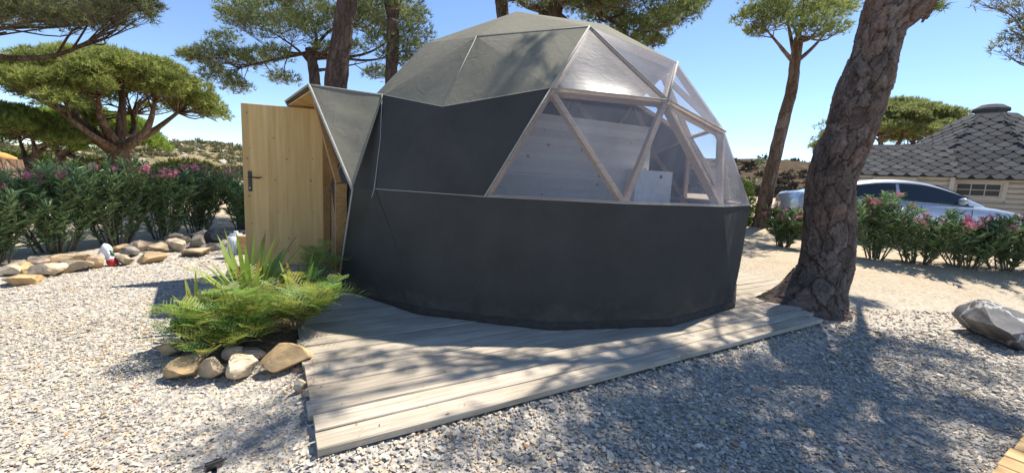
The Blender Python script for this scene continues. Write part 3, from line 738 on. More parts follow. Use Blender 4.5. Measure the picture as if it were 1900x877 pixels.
def stone(px, py, wpx, hpx, color, seed, label, group, lift=.35, rz=None, Y=None, m='stone', name='stone', depth=.8):
    """a stone whose foot meets the ground at pixel (px, py)"""
    g = ong(px, py); D = (Vector((g.x, g.y, 0))).length
    w = wpx/FPX*g.y*.5*.9; h = hpx/FPX*g.y*.5
    me = rock_mesh(name, (w, w*depth, h), seed, color)
    o = obj(name, me, M[m]); o.location = (g.x, g.y+w*depth*.7, g.z+h*.72)
    r = random.Random(seed); o.rotation_euler = (r.uniform(-.15, .15), r.uniform(-.2, .2), rz if rz is not None else r.uniform(-.4, .4))
    return tag(o, label, 'stone', group)
HEDGE_ST = [(20, 530, 92, 30, OCH, 'broad ochre stone lying flat at the open end of the hedge border'), (70, 512, 70, 36, PALE, 'large smooth cream stone resting on flat ochre ones in the hedge border'), (32, 508, 66, 28, OCH, 'ochre stone wedged above the broad flat one at the border end'),
 (118, 506, 66, 34, TAN, 'wide tan stone next to the large cream border stone'), (60, 497, 46, 32, PINK, 'rounded pinkish stone tucked behind the large cream border stone'), (95, 488, 62, 24, TAN, 'long tan stone lying behind the cream border stones'), (172, 498, 46, 34, OCH, 'squat brown boulder like stone touching the figurine in the border'), (140, 484, 44, 20, OCH, 'small ochre stone filling the gap behind the squat brown one'),
 (226, 492, 40, 28, TAN, 'grey tan stone against the dark slate strip'), (236, 476, 50, 28, GRY, 'flat brown grey stone stacked behind the slate strip'), (272, 488, 66, 26, OCH, 'flat orange stone leaning at the foot of the hedge border'), (250, 467, 52, 30, PINK, 'pinkish wedge shaped stone topping the hedge border'), (290, 468, 42, 26, TAN, 'small tan stone between pinkish wedge and pale blocky stone'), (322, 466, 46, 38, PALE, 'pale blocky stone standing tallest in the hedge border'),
 (345, 476, 86, 24, TAN, 'long low tan slab at the foot of the hedge border'), (358, 460, 48, 30, GRY, 'brown grey stone above the long tan slab'), (318, 446, 36, 22, GRY, 'shaded stone lying behind the pale blocky one'), (368, 442, 52, 22, GRY, 'flat shaded stone on top of the border near the black rock'), (393, 450, 44, 32, (.06, .06, .065), 'near black rounded rock at the end of the hedge border'),
 (412, 444, 36, 24, (.10, .11, .11), 'dark grey rock between black rock and white container'), (216, 467, 36, 20, OCH, 'small ochre stone behind the head of the figurine'), (388, 465, 38, 24, GRY, 'half buried grey stone past the long tan slab'), (5, 512, 50, 26, PALE, 'pale stone at the very end of the hedge border'), (338, 452, 30, 20, TAN, 'little tan stone perched behind the border by the oleander stems')]
for k, (x, y, w, h, c, lb) in enumerate(HEDGE_ST):
    stone(x, y, w*.84, h*.84, c, 100+k, lb, 'stones edging the oleander hedge')
PL_ST = [(325, 706, 84, 40, OCH, 'layered brown slab leaning out of the planter edge', 1.0), (310, 660, 56, 30, OCH, 'small ochre stone behind the layered slab at the planter', .8),
 (330, 700, 78, 22, TAN, 'dark edged slanting slate against the planter slab', .8), (385, 708, 52, 42, TAN, 'grey tan stone between layered slab and cream stone', .9), (432, 708, 58, 52, PALE, 'pale cream angular stone at the planter front', .9),
 (507, 697, 96, 50, OCH, 'large flat faced orange stone at the planter corner beside the deck', .5), (466, 668, 36, 26, PINK, 'pinkish stone tucked behind the planter front stones', .9), (556, 726, 24, 26, PALE, 'small cream stone against the deck edge by the planter', .9), (570, 736, 20, 18, PINK, 'pink pebble sized stone touching the deck side', .9), (428, 672, 44, 28, PALE, 'pale stone half buried in the planter behind the cream stone', .9)]
for k, (x, y, w, h, c, lb, dp) in enumerate(PL_ST):
    stone(x, y, w*1.12, h*1.12, c, 220+k, lb, None, depth=dp)
# boulder
g = ong(1905, 645); bme = rock_mesh('boulder', (.62, .42, .25), 337, (.2, .2, .2), 5, .05, 20)
bo = obj('boulder', bme, M['boulder']); bo.location = (g.x+.08, g.y+.22, g.z+.09); bo.rotation_euler = (.16, .2, .5)
tag(bo, 'dark grey boulder with white veins alone on the gravel', 'boulder')
# planter bed soil mound
def mound():
    n = 40; a = np.arange(n)*2*np.pi/n; V = [[-2.0, 3.22, .12]]
    for r_, z in ((.4, .10), (.7, .075), (.9, .03), (1.0, -.02)):
        for q in a: V.append([-2.0+.56*r_*math.cos(q), 3.22+.60*r_*math.sin(q), z])
    F3 = [[0, 1+i, 1+(i+1) % n] for i in range(n)]; F4 = [[1+k*n+i, 1+(k+1)*n+i, 1+(k+1)*n+(i+1) % n, 1+k*n+(i+1) % n] for k in range(3) for i in range(n)]
    struct('planter_soil', V, [np.array(F4), np.array(F3)], M['soil'], True)
mound()

# ------------------------------------------------------------------ plants of the planter
def blade_leaf(base, dirv, L, w, droop, n=8, twist=0.0, fold=.35):
    """arching sword leaf; returns V, F"""
    base, dirv = np.array(base, float), unit(np.array(dirv, float)); h = np.array([dirv[0], dirv[1], 0]); hl = np.linalg.norm(h); h = h/hl if hl > 1e-4 else np.array([1., 0, 0])
    s = np.cross(h, [0, 0, 1.]); V = []
    for t in np.linspace(0, 1, n):
        p = base+dirv*L*t+h*droop*L*t*t*.6-np.array([0, 0, 1])*droop*L*t**2.4
        ww = w*(.55+.45*min(1, t*4))*(1-t**3)**.9
        V += [p-s*ww+np.array([0, 0, fold*ww]), p, p+s*ww+np.array([0, 0, fold*ww])]
    F = []
    for i in range(n-1):
        for k in range(2): F.append([i*3+k, i*3+k+1, i*3+k+4, i*3+k+3])
    return np.array(V), np.array(F)
def sword_plant(loc, nl, L, w, seed, label, spread=.9, cols=((.10, .20, .03), (.22, .33, .05))):
    rng = np.random.default_rng(seed); t = thing('sword_leaf_plant', label, 'plant', loc)
    for k in range(nl):
        a = k*2.4+rng.normal(0, .3); el = rng.uniform(.15, spread); d = [math.cos(a)*el, math.sin(a)*el, 1]
        V, F = blade_leaf(np.array(loc)+[math.cos(a)*.025, math.sin(a)*.025, 0], d, L*rng.uniform(.65, 1.1), w*rng.uniform(.8, 1.15), rng.uniform(.05, .45)*el)
        c = np.array(cols[0])*(1-(q := rng.random()))+np.array(cols[1])*q; C = np.repeat(c[None], len(V), 0)
        if rng.random() < .3: C[-6:] = (.33, .20, .07)
        part('leaf', V, F, M['blade'], t, True, C)
    return t
def frond(base, dirv, L, rng, npair=9, pl=.06):
    """bipinnate feathery leaf: rachis with pinnae of tiny leaflets"""
    base, dirv = np.array(base, float), unit(np.array(dirv, float)); V, F, C = [], [], []
    h = unit(np.array([dirv[0], dirv[1], 1e-3])); side = unit(np.cross(dirv, [0, 0, 1.])); nrm_ = unit(np.cross(side, dirv))
    col0 = np.array([.21, .34, .07])*(rng.uniform(.65, 1.35)); col0[0] *= rng.uniform(.8, 1.7)
    P = lambda t: base+dirv*L*t-np.array([0, 0, 1])*L*.28*t*t
    n0 = 0
    for i in range(npair):
        t = .25+.75*i/(npair-1); p = P(t); pln = pl*(1-.55*abs(t-.55)*1.6)
        for s in (-1, 1):
            d = unit(side*s+dirv*.55+nrm_*rng.normal(.12, .1)); q = unit(np.cross(d, nrm_)); nk = 7
            for j in range(nk):
                b = p+d*pln*(j+.6)/nk
                for s2 in (-1, 1):
                    e = b+(q*s2+d*.5)*pln*.105*(1-.35*abs(j/nk-.45)); wv = d*pln*.055
                    V += [b-wv, b+wv, e]; F.append([n0, n0+1, n0+2]); n0 += 3; C += [col0*rng.uniform(.85, 1.15)]*3
    a = [P(t) for t in np.linspace(0, 1, 5)]
    for i in range(4):
        V += [a[i]-side*.002, a[i]+side*.002, a[i+1]]; F.append([n0, n0+1, n0+2]); n0 += 3; C += [np.array([.14, .16, .05])]*3
    return np.array(V), np.array(F), np.array(C)
def feather_plant(loc, nst, H_, nf, seed, label, lean=(0, 0), spread=.5, pl=.06, L=.2):
    rng = np.random.default_rng(seed); t = thing('feathery_plant', label, 'plant', loc); st, fr, n = [], [], 0; Cc = []
    for k in range(nst):
        a = rng.uniform(0, 6.28); r_ = spread*math.sqrt(rng.random()); tip = np.array(loc)+[r_*math.cos(a)+lean[0], r_*math.sin(a)+lean[1], H_*rng.uniform(.55, 1.05)]
        c = spline([loc, np.array(loc)*.5+tip*.5+[0, 0, H_*.12], tip], 8); st.append(tube(c, np.linspace(.006, .002, 8), 5))
        for j in range(nf):
            q = c[min(7, 2+int(6*j/nf))]; b = rng.uniform(0, 6.28); d = [math.cos(b), math.sin(b), rng.uniform(.3, 1.1)]
            V, F, C = frond(q, d, L*rng.uniform(.7, 1.2), rng, 7, pl*1.15); fr.append((V, F)); Cc.append(C)
    V, F = merge(st); part('stem', V, F, M['stem'], t, True)
    V, F = merge(fr); o = part('foliage', V, F, M['blade'], t, False, np.concatenate(Cc)); return t
pz = .06
YG = ((.17, .27, .04), (.35, .44, .08))
sword_plant((-2.22, 3.42, pz), 40, .80, .027, 1, 'tall yellow green sword leaved clump in the stone planter', .62, YG)
sword_plant((-2.44, 3.10, pz), 13, .46, .021, 2, 'small yellowing sword leaved clump beside the black lamp', .85, ((.2, .28, .06), (.42, .40, .09)))
sword_plant((-1.88, 3.55, pz), 24, .60, .025, 3, 'low sword leaved clump at the deck side of the planter', .85, YG)
feather_plant((-1.98, 2.96, pz), 19, .38, 8, 4, 'low spreading feathery green plant over the planter front', (-.0, -.08), .30, .08, .23)
feather_plant((-1.68, 3.12, pz), 17, .40, 8, 5, 'feathery green plant leaning out over the deck', (.20, -.04), .25, .08, .23)
feather_plant((-1.92, 3.95, pz), 9, .54, 8, 6, 'taller feathery seedling rising in front of the wooden door', (.04, .02), .17, .075, .22)
feather_plant((-2.24, 2.94, pz), 14, .26, 8, 7, 'feathery low plant beside the slanting planter slabs', (.02, -.06), .2, .08, .2)
feather_plant((-1.98, 3.22, pz), 10, .36, 7, 8, 'feathery plant filling the middle of the planter', (.0, .0), .30, .08, .22)
feather_plant((-2.02, 2.84, .03), 26, .2, 6, 9, 'trailing feathery plant hanging over the front planter stones', (-.0, -.04), .38, .07, .18)
def succulent(loc, seed, label):
    rng = np.random.default_rng(seed); t = thing('succulent', label, 'plant', loc); L = []; C = []
    for k in range(90):
        a = rng.uniform(0, 6.28); r_ = .2*math.sqrt(rng.random()); b = np.array(loc)+[r_*math.cos(a), r_*math.sin(a), .10+.12*rng.random()]
        for j in range(7):
            an = j*.9+rng.random(); d = np.array([math.cos(an), math.sin(an), .5]); s = np.array([-math.sin(an), math.cos(an), 0])
            V = np.array([b, b+d*.018+s*.008, b+d*.034, b+d*.018-s*.008]); L.append((V, np.array([[0, 1, 2, 3]]))); C.append(np.repeat(np.array([[.13, .17, .08]])*rng.uniform(.7, 1.4), 4, 0))
    V, F = merge(L); part('rosettes', V, F, M['blade'], t, False, np.concatenate(C))['kind'] = 'stuff'
succulent((-2.52, 3.36, .03), 8, 'grey green small leaved succulent at the back of the planter')
# black solar lamp at the planter
def lamp(px, py, label, s=1.0, rz=.5, tilt=.5, lift=.0):
    g = ong(px, py); t = thing('solar_lamp', label, 'lamp', tuple(g))
    me = bevel_box_mesh('lamp_head', .13*s, .035*s, .12*s, .008); o = obj('lamp_head', me, M['blackplastic'], t, (0, 0, .10*s+lift)); o.rotation_euler = (tilt, 0, rz)
    me = bevel_box_mesh('solar_panel', .11*s, .006*s, .10*s, .002); q = obj('solar_panel', me, M['carglass'], t, Vector((0, 0, .10*s+lift))+Matrix.Rotation(rz, 3, 'Z') @ (Matrix.Rotation(tilt, 3, 'X') @ Vector((0, .0185*s, 0)))); q.rotation_euler = (tilt, 0, rz)
    V, F = tube([[g.x, g.y, g.z-.02], [g.x, g.y, g.z+.06*s+lift]], [.006, .011], 8); part('stake', V, F, M['blackplastic'], t, True)
lamp(337, 632, 'black solar spot lamp at the left end of the stone planter', 1.0, .9, .4, .03)
lamp(398, 884, 'small black solar lamp poking out of bare gravel', .55, .8, .6)

# ------------------------------------------------------------------ white container, timber stack, figurine
g = ong(431, 480)
cont = thing('plastic_container', 'white plastic container beside the timber block stack at the deck corner', 'container', tuple(g))
cw_, ch_ = .15, .36
bm = bmesh.new(); bmesh.ops.create_cube(bm, size=1)
for v_ in bm.verts: v_.co = Vector((v_.co.x*cw_*1.25, v_.co.y*cw_*1.2, v_.co.z*ch_))
bmesh.ops.bevel(bm, geom=bm.edges[:], offset=.035, segments=4, affect='EDGES'); me = bpy.data.meshes.new('body'); bm.to_mesh(me); bm.free()
for p_ in me.polygons: p_.use_smooth = True
obj('body', me, M['white'], cont, (0, .1, ch_/2))
for k in range(4):
    me = bevel_box_mesh('rib', .012, .012, ch_*.62, .004); obj('rib', me, M['white'], cont, (-.06+.04*k, .1-cw_*.6-.003, ch_*.45))
V, F = tube([[g.x, g.y+.1, g.z+ch_-.01], [g.x, g.y+.1, g.z+ch_+.035]], .03, 14); part('cap', V, F, M['white'], cont, True)
g2 = ong(449, 484); stk = thing('timber_stack', 'short stack of four timber blocks beside the white container', 'timber', tuple(g2))
for k in range(4):
    me = bevel_box_mesh('block', .13, .30, .088, .004); o = obj('block', me, M['newdeck'], stk, (0.0+.006*(k % 2), .15, .047+k*.0905)); o.rotation_euler.z = .1+.04*((k*7) % 3-1)
g = ong(197, 494); fig = thing('garden_figurine', 'white garden figurine with red cap tipped over between border stones', 'figurine', tuple(g))
ax = unit(np.array([-.42, .1, .9])); b0 = np.array(g)+[.04, .05, .02]
prof = [(0, .02), (.03, .045), (.08, .05), (.13, .042), (.17, .05), (.22, .055), (.26, .04), (.285, .012)]
V, F = tube([b0+ax*s for s, _ in prof], [r_ for _, r_ in prof], 14); part('body', V, F, M['white'], fig, True)
V, F = tube([b0-ax*.03+[.01, -.01, 0], b0+ax*.035, b0+ax*.06], [.03, .056, .05], 14); part('cap', V, F, M['red'], fig, True)
for s_, w_ in ((.19, .05), (.21, -.05)):
    q = b0+ax*s_; V, F = tube([q, q+np.array([w_*.9, -.03, -.02]), q+np.array([w_*1.3, -.05, -.06])], [.022, .018, .012], 8); part('arm', V, F, M['white'], fig, True)
V, F = tube([b0+ax*.12+[.045, 0, 0], b0+ax*.2+[.055, -.01, 0]], [.02, .016], 8); part('satchel', V, F, M['green'], fig, True)
st0 = ong(209, 494); V, F = beam(np.array(st0)+[0.02, .06, -.01], np.array(at(200, 456, st0.y+.08)), .035, .02, (0, 1, .2))
o = part('slate_strip', V, F, M['greystick'], None); tag(o, 'dark grey slate strip leaning beside the tipped figurine', 'slate')

# ------------------------------------------------------------------ pines
def needles(rng, pos, ori, n, L, w, spread, col0, col1):
    """pos, ori (m,3): one tuft each of n needles -> triangles"""
    m_ = len(pos); d = unit(ori[:, None]+rng.normal(0, spread, (m_, n, 3))); ln = L*rng.uniform(.6, 1.15, (m_, n, 1))
    s = unit(np.cross(d, rng.normal(0, 1, (m_, n, 3))))*w
    b = pos[:, None]+d*ln*.08
    T = np.stack([b-s, b+s, b+d*ln], 2).reshape(-1, 3)
    q = rng.random((m_, 1, 1, 1)); C = np.broadcast_to(col0*(1-q)+col1*q, (m_, n, 3, 3))*rng.uniform(.85, 1.15, (m_, n, 1, 1))
    return T, C.reshape(-1, 3)
DENS = 2.4; YEL = np.array([1.0, .98, 1.0])
NG0, NG1 = np.array([.05, .075, .022]), np.array([.15, .18, .04])
def pine(name, label, trunk, clumps, seed, tufts=70, L=.17, w=.006, nn=8, group=None, limbs=5, bark='bark', cols=(NG0, NG1), fork=None, twigs=7, dead=0.0, flat=.55, trunk_obj=None, limb_r=None, jitter=.04, spread=.5, upb=.5):
    """trunk: list of (x, y, z, r); clumps: (n,4) centre + radius"""
    rng = np.random.default_rng(seed); tr = np.array(trunk, float); base = tr[0, :3].copy()
    t = thing(name, label, 'tree', tuple(base), group)
    c = spline(tr[:, :3], max(12, 6*len(tr))); rr = np.interp(np.linspace(0, 1, len(c)), np.linspace(0, 1, len(tr)), tr[:, 3])
    if trunk_obj is None:
        V, F = tube(c, rr, 16, True, jitter, rng); part('trunk', V, F, M[bark], t, True)
    else: trunk_obj.parent = t
    clumps = np.array(clumps, float); top = c[-1]; rt = rr[-1]; lr = limb_r or rt*.75
    # limbs: group clumps by direction from the fork point
    K = max(1, min(limbs, len(clumps)))
    cen = clumps[rng.permutation(len(clumps))[:K], :3]
    for _ in range(8):
        dist_ = np.linalg.norm(clumps[:, None, :3]-cen[None], axis=2); lab = dist_.argmin(1)
        cen = np.array([clumps[lab == k_, :3].mean(0) if (lab == k_).any() else cen[k_] for k_ in range(K)])
    br = []; nodes = []
    start_i = int(len(c)*.80)
    for k_ in range(K):
        s0 = c[min(len(c)-1, start_i+int(rng.integers(0, max(1, len(c)-start_i))))] if K > 2 else top
        e = cen[k_]+np.array([0, 0, -.12*np.linalg.norm(cen[k_]-s0)*.6])
        mid = s0*.5+e*.5+rng.normal(0, .07, 3)*np.linalg.norm(e-s0)+np.array([0, 0, -.08*np.linalg.norm((e-s0)[:2])])
        pts = spline([s0, mid, e], 12); r_ = np.linspace(lr, lr*.16, 12); br.append(tube(pts, r_, 7, True, .05, rng)); nodes.append((pts, r_))
    tw = []
    for i, (x, y, z, r_) in enumerate(clumps):
        pts, rad = nodes[lab[i]]; p = np.array([x, y, z]); dd_ = np.linalg.norm(pts-p, axis=1)+np.linspace(.4, 0, 12)*r_; j = max(2, int(dd_.argmin())-2)
        s0 = pts[j]; e = p-np.array([0, 0, r_*flat*.35]); mid = s0*.45+e*.55+rng.normal(0, .09, 3)*np.linalg.norm(e-s0)
        cc = spline([s0, mid, e], 7); r0 = min(rad[j]*.6, .05+.02*r_); br.append(tube(cc, np.linspace(r0, r0*.4, 7), 5))
        for _ in range(twigs):
            a = rng.normal(0, 1, 3); a[2] = abs(a[2])*.5-.1; q = p+unit(a)*r_*rng.uniform(.5, .95)*np.array([1, 1, flat]); b0_ = cc[int(rng.integers(3, 7))]
            m2 = b0_*.5+q*.5+rng.normal(0, .06, 3)*r_; tw.append(tube(spline([b0_, m2, q], 5), np.linspace(r0*.25, .003, 5), 3, False))
    V, F = merge(br); part('branches', V, F, M[bark], t, True)
    if tw: V, F = merge(tw); part('twigs', V, F, M['twig'], t, True)['kind'] = 'stuff'
    P, O = [], []
    for (x, y, z, r_) in clumps:
        n = int(tufts*DENS*max(.3, (r_/.7)**2)); d = unit(rng.normal(0, 1, (n, 3))); low = d[:, 2] < -.25; d[low, 2] *= -1
        q = d*(r_*rng.uniform(.25, 1, (n, 1))**.55)*np.array([1, 1, flat]); P.append(q+[x, y, z]); O.append(unit(d*.8+np.array([0, 0, upb])+rng.normal(0, .2, (n, 3))))
    P, O = np.concatenate(P), np.concatenate(O)
    T, C = needles(rng, P, O, nn, L*.82, w*1.0, .62, cols[0]*2.4*YEL, cols[1]*2.25*YEL)
    part('crown', T, np.arange(len(T)).reshape(-1, 3), M['needle'], t, False, C)
    return t
def tk(pts, Y):
    """trunk from pixels: (x, y, width px [, depth shift])"""
    out = []
    for q in pts:
        p = at(q[0], q[1], Y+(q[3] if len(q) > 3 else 0)); th = math.atan2(abs(q[0]-950), FPX); out.append((p.x, p.y, p.z, q[2]*Y*math.cos(th)/(2*FPX)))
    return out
def ground_foot(tr):
    x, y, z, r_ = tr[0]; g_ = float(G(x, y)); 
    return [(x, y, g_-.1, r_*1.35), (x, y, g_+.25, r_*1.08)]+tr[1 if abs(z-g_) < .5 else 0:]
def pxcl(lst, Y, rng, dj=1.2, thick=1):
    out = []
    for (x, y, r_) in lst:
        for _ in range(thick):
            p = at(x+rng.normal(0, r_*.25), y+rng.normal(0, r_*.12), Y+rng.uniform(-dj, dj)); out.append((p.x, p.y, p.z, r_*Y/FPX))
    return out
def umbrella(cx_, cy_, cz_, rx, ry, h, n, r_, rng, edge=1.0):
    out = []; n = int(n*2.3); r_ *= .78
    for i in range(n):
        a = i*2.39996+rng.normal(0, .25); q = math.sqrt((i+.5)/n)*(1+.06*math.sin(3*a)+.05*math.sin(5*a+1)); zz = h*(math.sqrt(max(0, 1-min(1, q*.97)**2)))*rng.uniform(.86, 1.05)
        if rng.random() < .22: zz *= rng.uniform(.5, .85)
        out.append((cx_+rx*q*math.cos(a)*edge, cy_+ry*q*math.sin(a), cz_+zz, r_*rng.uniform(.7, 1.2)))
    return out
rg = np.random.default_rng(77)
# umbrella pine beyond the left hedge
Y = 13.0
cc = at(205, 215, Y); tr = ground_foot(tk([(222, 330, 46), (222, 298, 44), (218, 268, 44)], Y))
lim = umbrella(cc.x, Y+.3, cc.z, 2.55, 2.4, 1.75, 56, .6, rg)
pine('umbrella_pine', 'umbrella pine with wide domed crown and twin forked trunk beyond the oleander hedge', tr, lim, 1, 150, .17, .011, 8, limbs=8, bark='bark_red', limb_r=.16, twigs=7, cols=(np.array([.058, .078, .022]), np.array([.185, .205, .055])), flat=.75)
# two lower pines farther left
Y = 11.5
tr = ground_foot(tk([(92, 345, 20), (70, 322, 19), (42, 295, 17)], Y)); c0 = at(10, 262, Y)
pine('umbrella_pine', 'low bushy pine with crooked leaning trunk beside the tree stump', tr, umbrella(c0.x-.3, Y, c0.z-.1, 1.75, 1.8, .95, 34, .5, rg), 2, 150, .16, .010, 8, limbs=5, bark='bark_red', limb_r=.09, cols=(np.array([.06, .085, .022]), np.array([.18, .20, .05])))
Y = 15.5
tr = ground_foot(tk([(98, 345, 20), (115, 300, 19), (108, 282, 16)], Y)); c0 = at(168, 285, Y)
pine('umbrella_pine', 'bright green small pine standing behind the umbrella pine trunk', tr, umbrella(c0.x, Y, c0.z+.1, 2.2, 1.8, 1.35, 36, .6, rg), 3, 130, .18, .013, 8, limbs=5, bark='bark_red', limb_r=.1, cols=(np.array([.06, .095, .018]), np.array([.17, .22, .035])))
# overhanging pine at the upper left
Y = 8.0; a_ = at(-330, 60, Y)
tr = [(a_.x, a_.y, -.1, .26), (a_.x, a_.y, .6, .2), (a_.x+.2, a_.y, 2.4, .18), (a_.x+.4, a_.y-.1, 3.6, .15)]
cl = pxcl([(-60, 20, 60), (0, 25, 55), (60, 28, 55), (110, 40, 45), (160, 42, 45), (205, 40, 40), (245, 25, 38), (30, -10, 60), (120, -5, 60), (210, -10, 55), (-120, 30, 70), (-200, 10, 80), (262, 5, 30), (180, 12, 45)], Y, rg, 1.0, 2)
pine('overhanging_pine', 'pine branch with grey green needles reaching over the umbrella pine', tr, cl, 4, 150, .15, .007, 8, limbs=5, limb_r=.09, twigs=14, cols=(np.array([.045, .055, .03]), np.array([.11, .12, .05])), flat=.6)
# pine with open crown behind the door
Y = 12.0
tr = ground_foot(tk([(598, 330, 24), (592, 230, 22), (583, 140, 20), (575, 90, 17)], Y))
cl = pxcl([(370, 118, 30), (405, 150, 34), (445, 120, 34), (440, 165, 26), (470, 60, 40), (500, 20, 45), (540, 60, 40), (470, 105, 35), (560, 10, 45), (610, 40, 40), (600, 100, 30), (680, 50, 40), (720, 80, 36), (765, 70, 36), (780, 40, 30), (745, 120, 32), (700, 140, 26), (520, 150, 26), (450, 20, 35), (700, 10, 40), (640, -30, 60), (540, -40, 60), (770, 95, 24), (390, 95, 26), (420, 75, 26), (520, 105, 30), (650, 90, 26), (430, 40, 30), (575, 55, 34), (350, 105, 16), (660, 25, 34), (740, 30, 36)], Y, rg, 1.3, 2)
pine('open_pine', 'open crowned pine with many bare limbs rising behind the wooden door', tr, cl, 5, 85, .17, .009, 7, limbs=10, limb_r=.055, twigs=34, cols=(np.array([.05, .065, .03]), np.array([.15, .17, .06])), flat=.7)
# thick trunk behind the porch
Y = 9.6
tr = ground_foot(tk([(612, 330, 46), (622, 160, 42), (636, 60, 36), (646, -40, 34), (640, -220, 28)], Y)); tp = tr[-1]
cl = [(tp[0]+rg.normal(0, 1.3), tp[1]+rg.normal(0, 1.3), tp[2]+1.0+rg.uniform(-.2, 1.2), rg.uniform(.5, .85)) for _ in range(24)]
pine('tall_pine', 'thick dark trunked pine standing directly behind the porch', tr, cl, 6, 70, .17, .009, 7, limbs=5)
# forked trunk
Y = 11.0
tr = ground_foot(tk([(728, 300, 24), (726, 150, 22), (729, 80, 22), (728, 38, 22)], Y)); tp = np.array(tr[-1][:3])
p1, p2 = at(668, -60, Y), at(800, -90, Y)
cl = [(q.x+rg.normal(0, .7), q.y+rg.normal(0, .9), q.z+.9+rg.uniform(0, .8), rg.uniform(.45, .75)) for q in (p1, p2) for _ in range(9)]
pine('forked_pine', 'pine with slender trunk forking in two above the porch ridge', tr, cl, 7, 70, .17, .009, 7, limbs=2, limb_r=.12)
# pine behind the dome
Y = 12.5
tr = ground_foot(tk([(1015, 330, 46), (1018, 100, 42), (1022, 20, 40), (1030, -50, 36)], Y))
cl = pxcl([(1080, 15, 45), (1130, 30, 45), (1170, 55, 36), (1215, 50, 40), (1250, 30, 38), (1215, 85, 22), (1280, 10, 34), (1180, 5, 50), (1120, -15, 50), (1240, -20, 50), (1050, -20, 50), (990, 8, 26), (960, -10, 45), (925, -20, 40), (1185, 85, 24), (1090, -50, 60), (1200, -60, 60)], Y, rg, 1.4, 2)
pine('dense_pine', 'dense pine with spreading crown rising behind the dome top', tr, cl, 8, 120, .17, .010, 8, limbs=6, limb_r=.13, twigs=14, cols=(np.array([.045, .06, .028]), np.array([.13, .15, .05])), flat=.7)
Y = 13.5
tr = ground_foot(tk([(940, 330, 26), (936, 80, 24), (932, 20, 22), (922, -50, 20)], Y)); q = at(900, -120, Y)
pine('tall_pine', 'slim pine trunk showing just left of the dome top', tr, [(q.x+rg.normal(0, 1.2), q.y+rg.normal(0, 1.2), q.z+rg.uniform(0, 1), rg.uniform(.5, .8)) for _ in range(14)], 9, 70, .17, .01, 7, limbs=3)
# slim leaning pine to the right of the dome
Y = 11.5
tr = ground_foot(tk([(1412, 420, 30), (1425, 345, 27), (1452, 230, 24), (1468, 170, 22), (1476, 110, 20), (1482, 70, 18)], Y))
cl = pxcl([(1385, 35, 28), (1420, 25, 36), (1400, 62, 20), (1450, 40, 30), (1480, 10, 45), (1520, 30, 40), (1555, 20, 40), (1500, 55, 28), (1430, -10, 45), (1545, 58, 24), (1500, -30, 60)], Y, rg, 1.2, 2)
pine('slim_pine', 'slim leaning pine between the dome and the car', tr, cl, 10, 95, .17, .009, 7, limbs=7, limb_r=.06, twigs=12, bark='bark_red', cols=(np.array([.05, .065, .025]), np.array([.15, .175, .05])), flat=.6)
# far pine behind the cabin
Y = 21.0
q = at(1655, 262, Y); tr = [(q.x-.2, q.y, .3, .3), (q.x-.2, q.y, 1.4, .22), (q.x-.1, q.y, q.z-.9, .18)]
pine('umbrella_pine', 'round topped pine standing behind the cabin roof', tr, umbrella(q.x, Y, q.z-.35, 2.6, 2.4, 2.0, 46, .75, rg), 11, 120, .22, .018, 8, limbs=6, bark='bark_red', cols=(np.array([.06, .075, .028]), np.array([.16, .175, .06])))
Y = 20.0
q = at(1528, 262, Y); tr = [(q.x, q.y, .3, .12), (q.x, q.y, 1.5, .09), (q.x, q.y, 2.4, .07)]
pine('sparse_tree', 'thin half bare young pine at the cabin end', tr, pxcl([(1525, 235, 18), (1518, 262, 14), (1545, 250, 16), (1535, 280, 12)], Y, rg, .6, 1), 12, 40, .2, .014, 6, limbs=4, limb_r=.05, twigs=24, flat=.8)
# overhang at the upper right
Y = 8.5; a_ = at(2150, 60, Y)
tr = [(a_.x, a_.y, .1, .24), (a_.x, a_.y, 1.2, .2), (a_.x-.1, a_.y, 3.2, .17), (a_.x-.3, a_.y, 4.6, .13)]
cl = pxcl([(1830, 5, 28), (1870, 10, 32), (1900, 25, 30), (1940, 40, 40), (1990, 10, 60), (2060, 10, 70), (2100, -50, 80), (1920, -30, 50), (1890, 45, 20)], Y, rg, .9, 1)+pxcl([(1860, 90, 26), (1895, 75, 26), (1900, 105, 22)], Y, rg, .4, 1)
pine('overhanging_pine', 'pine with bare drooping twigs hanging above the cabin roof', tr, cl, 13, 60, .16, .008, 6, limbs=4, limb_r=.07, twigs=26, cols=(np.array([.05, .055, .035]), np.array([.12, .13, .06])), flat=.7)

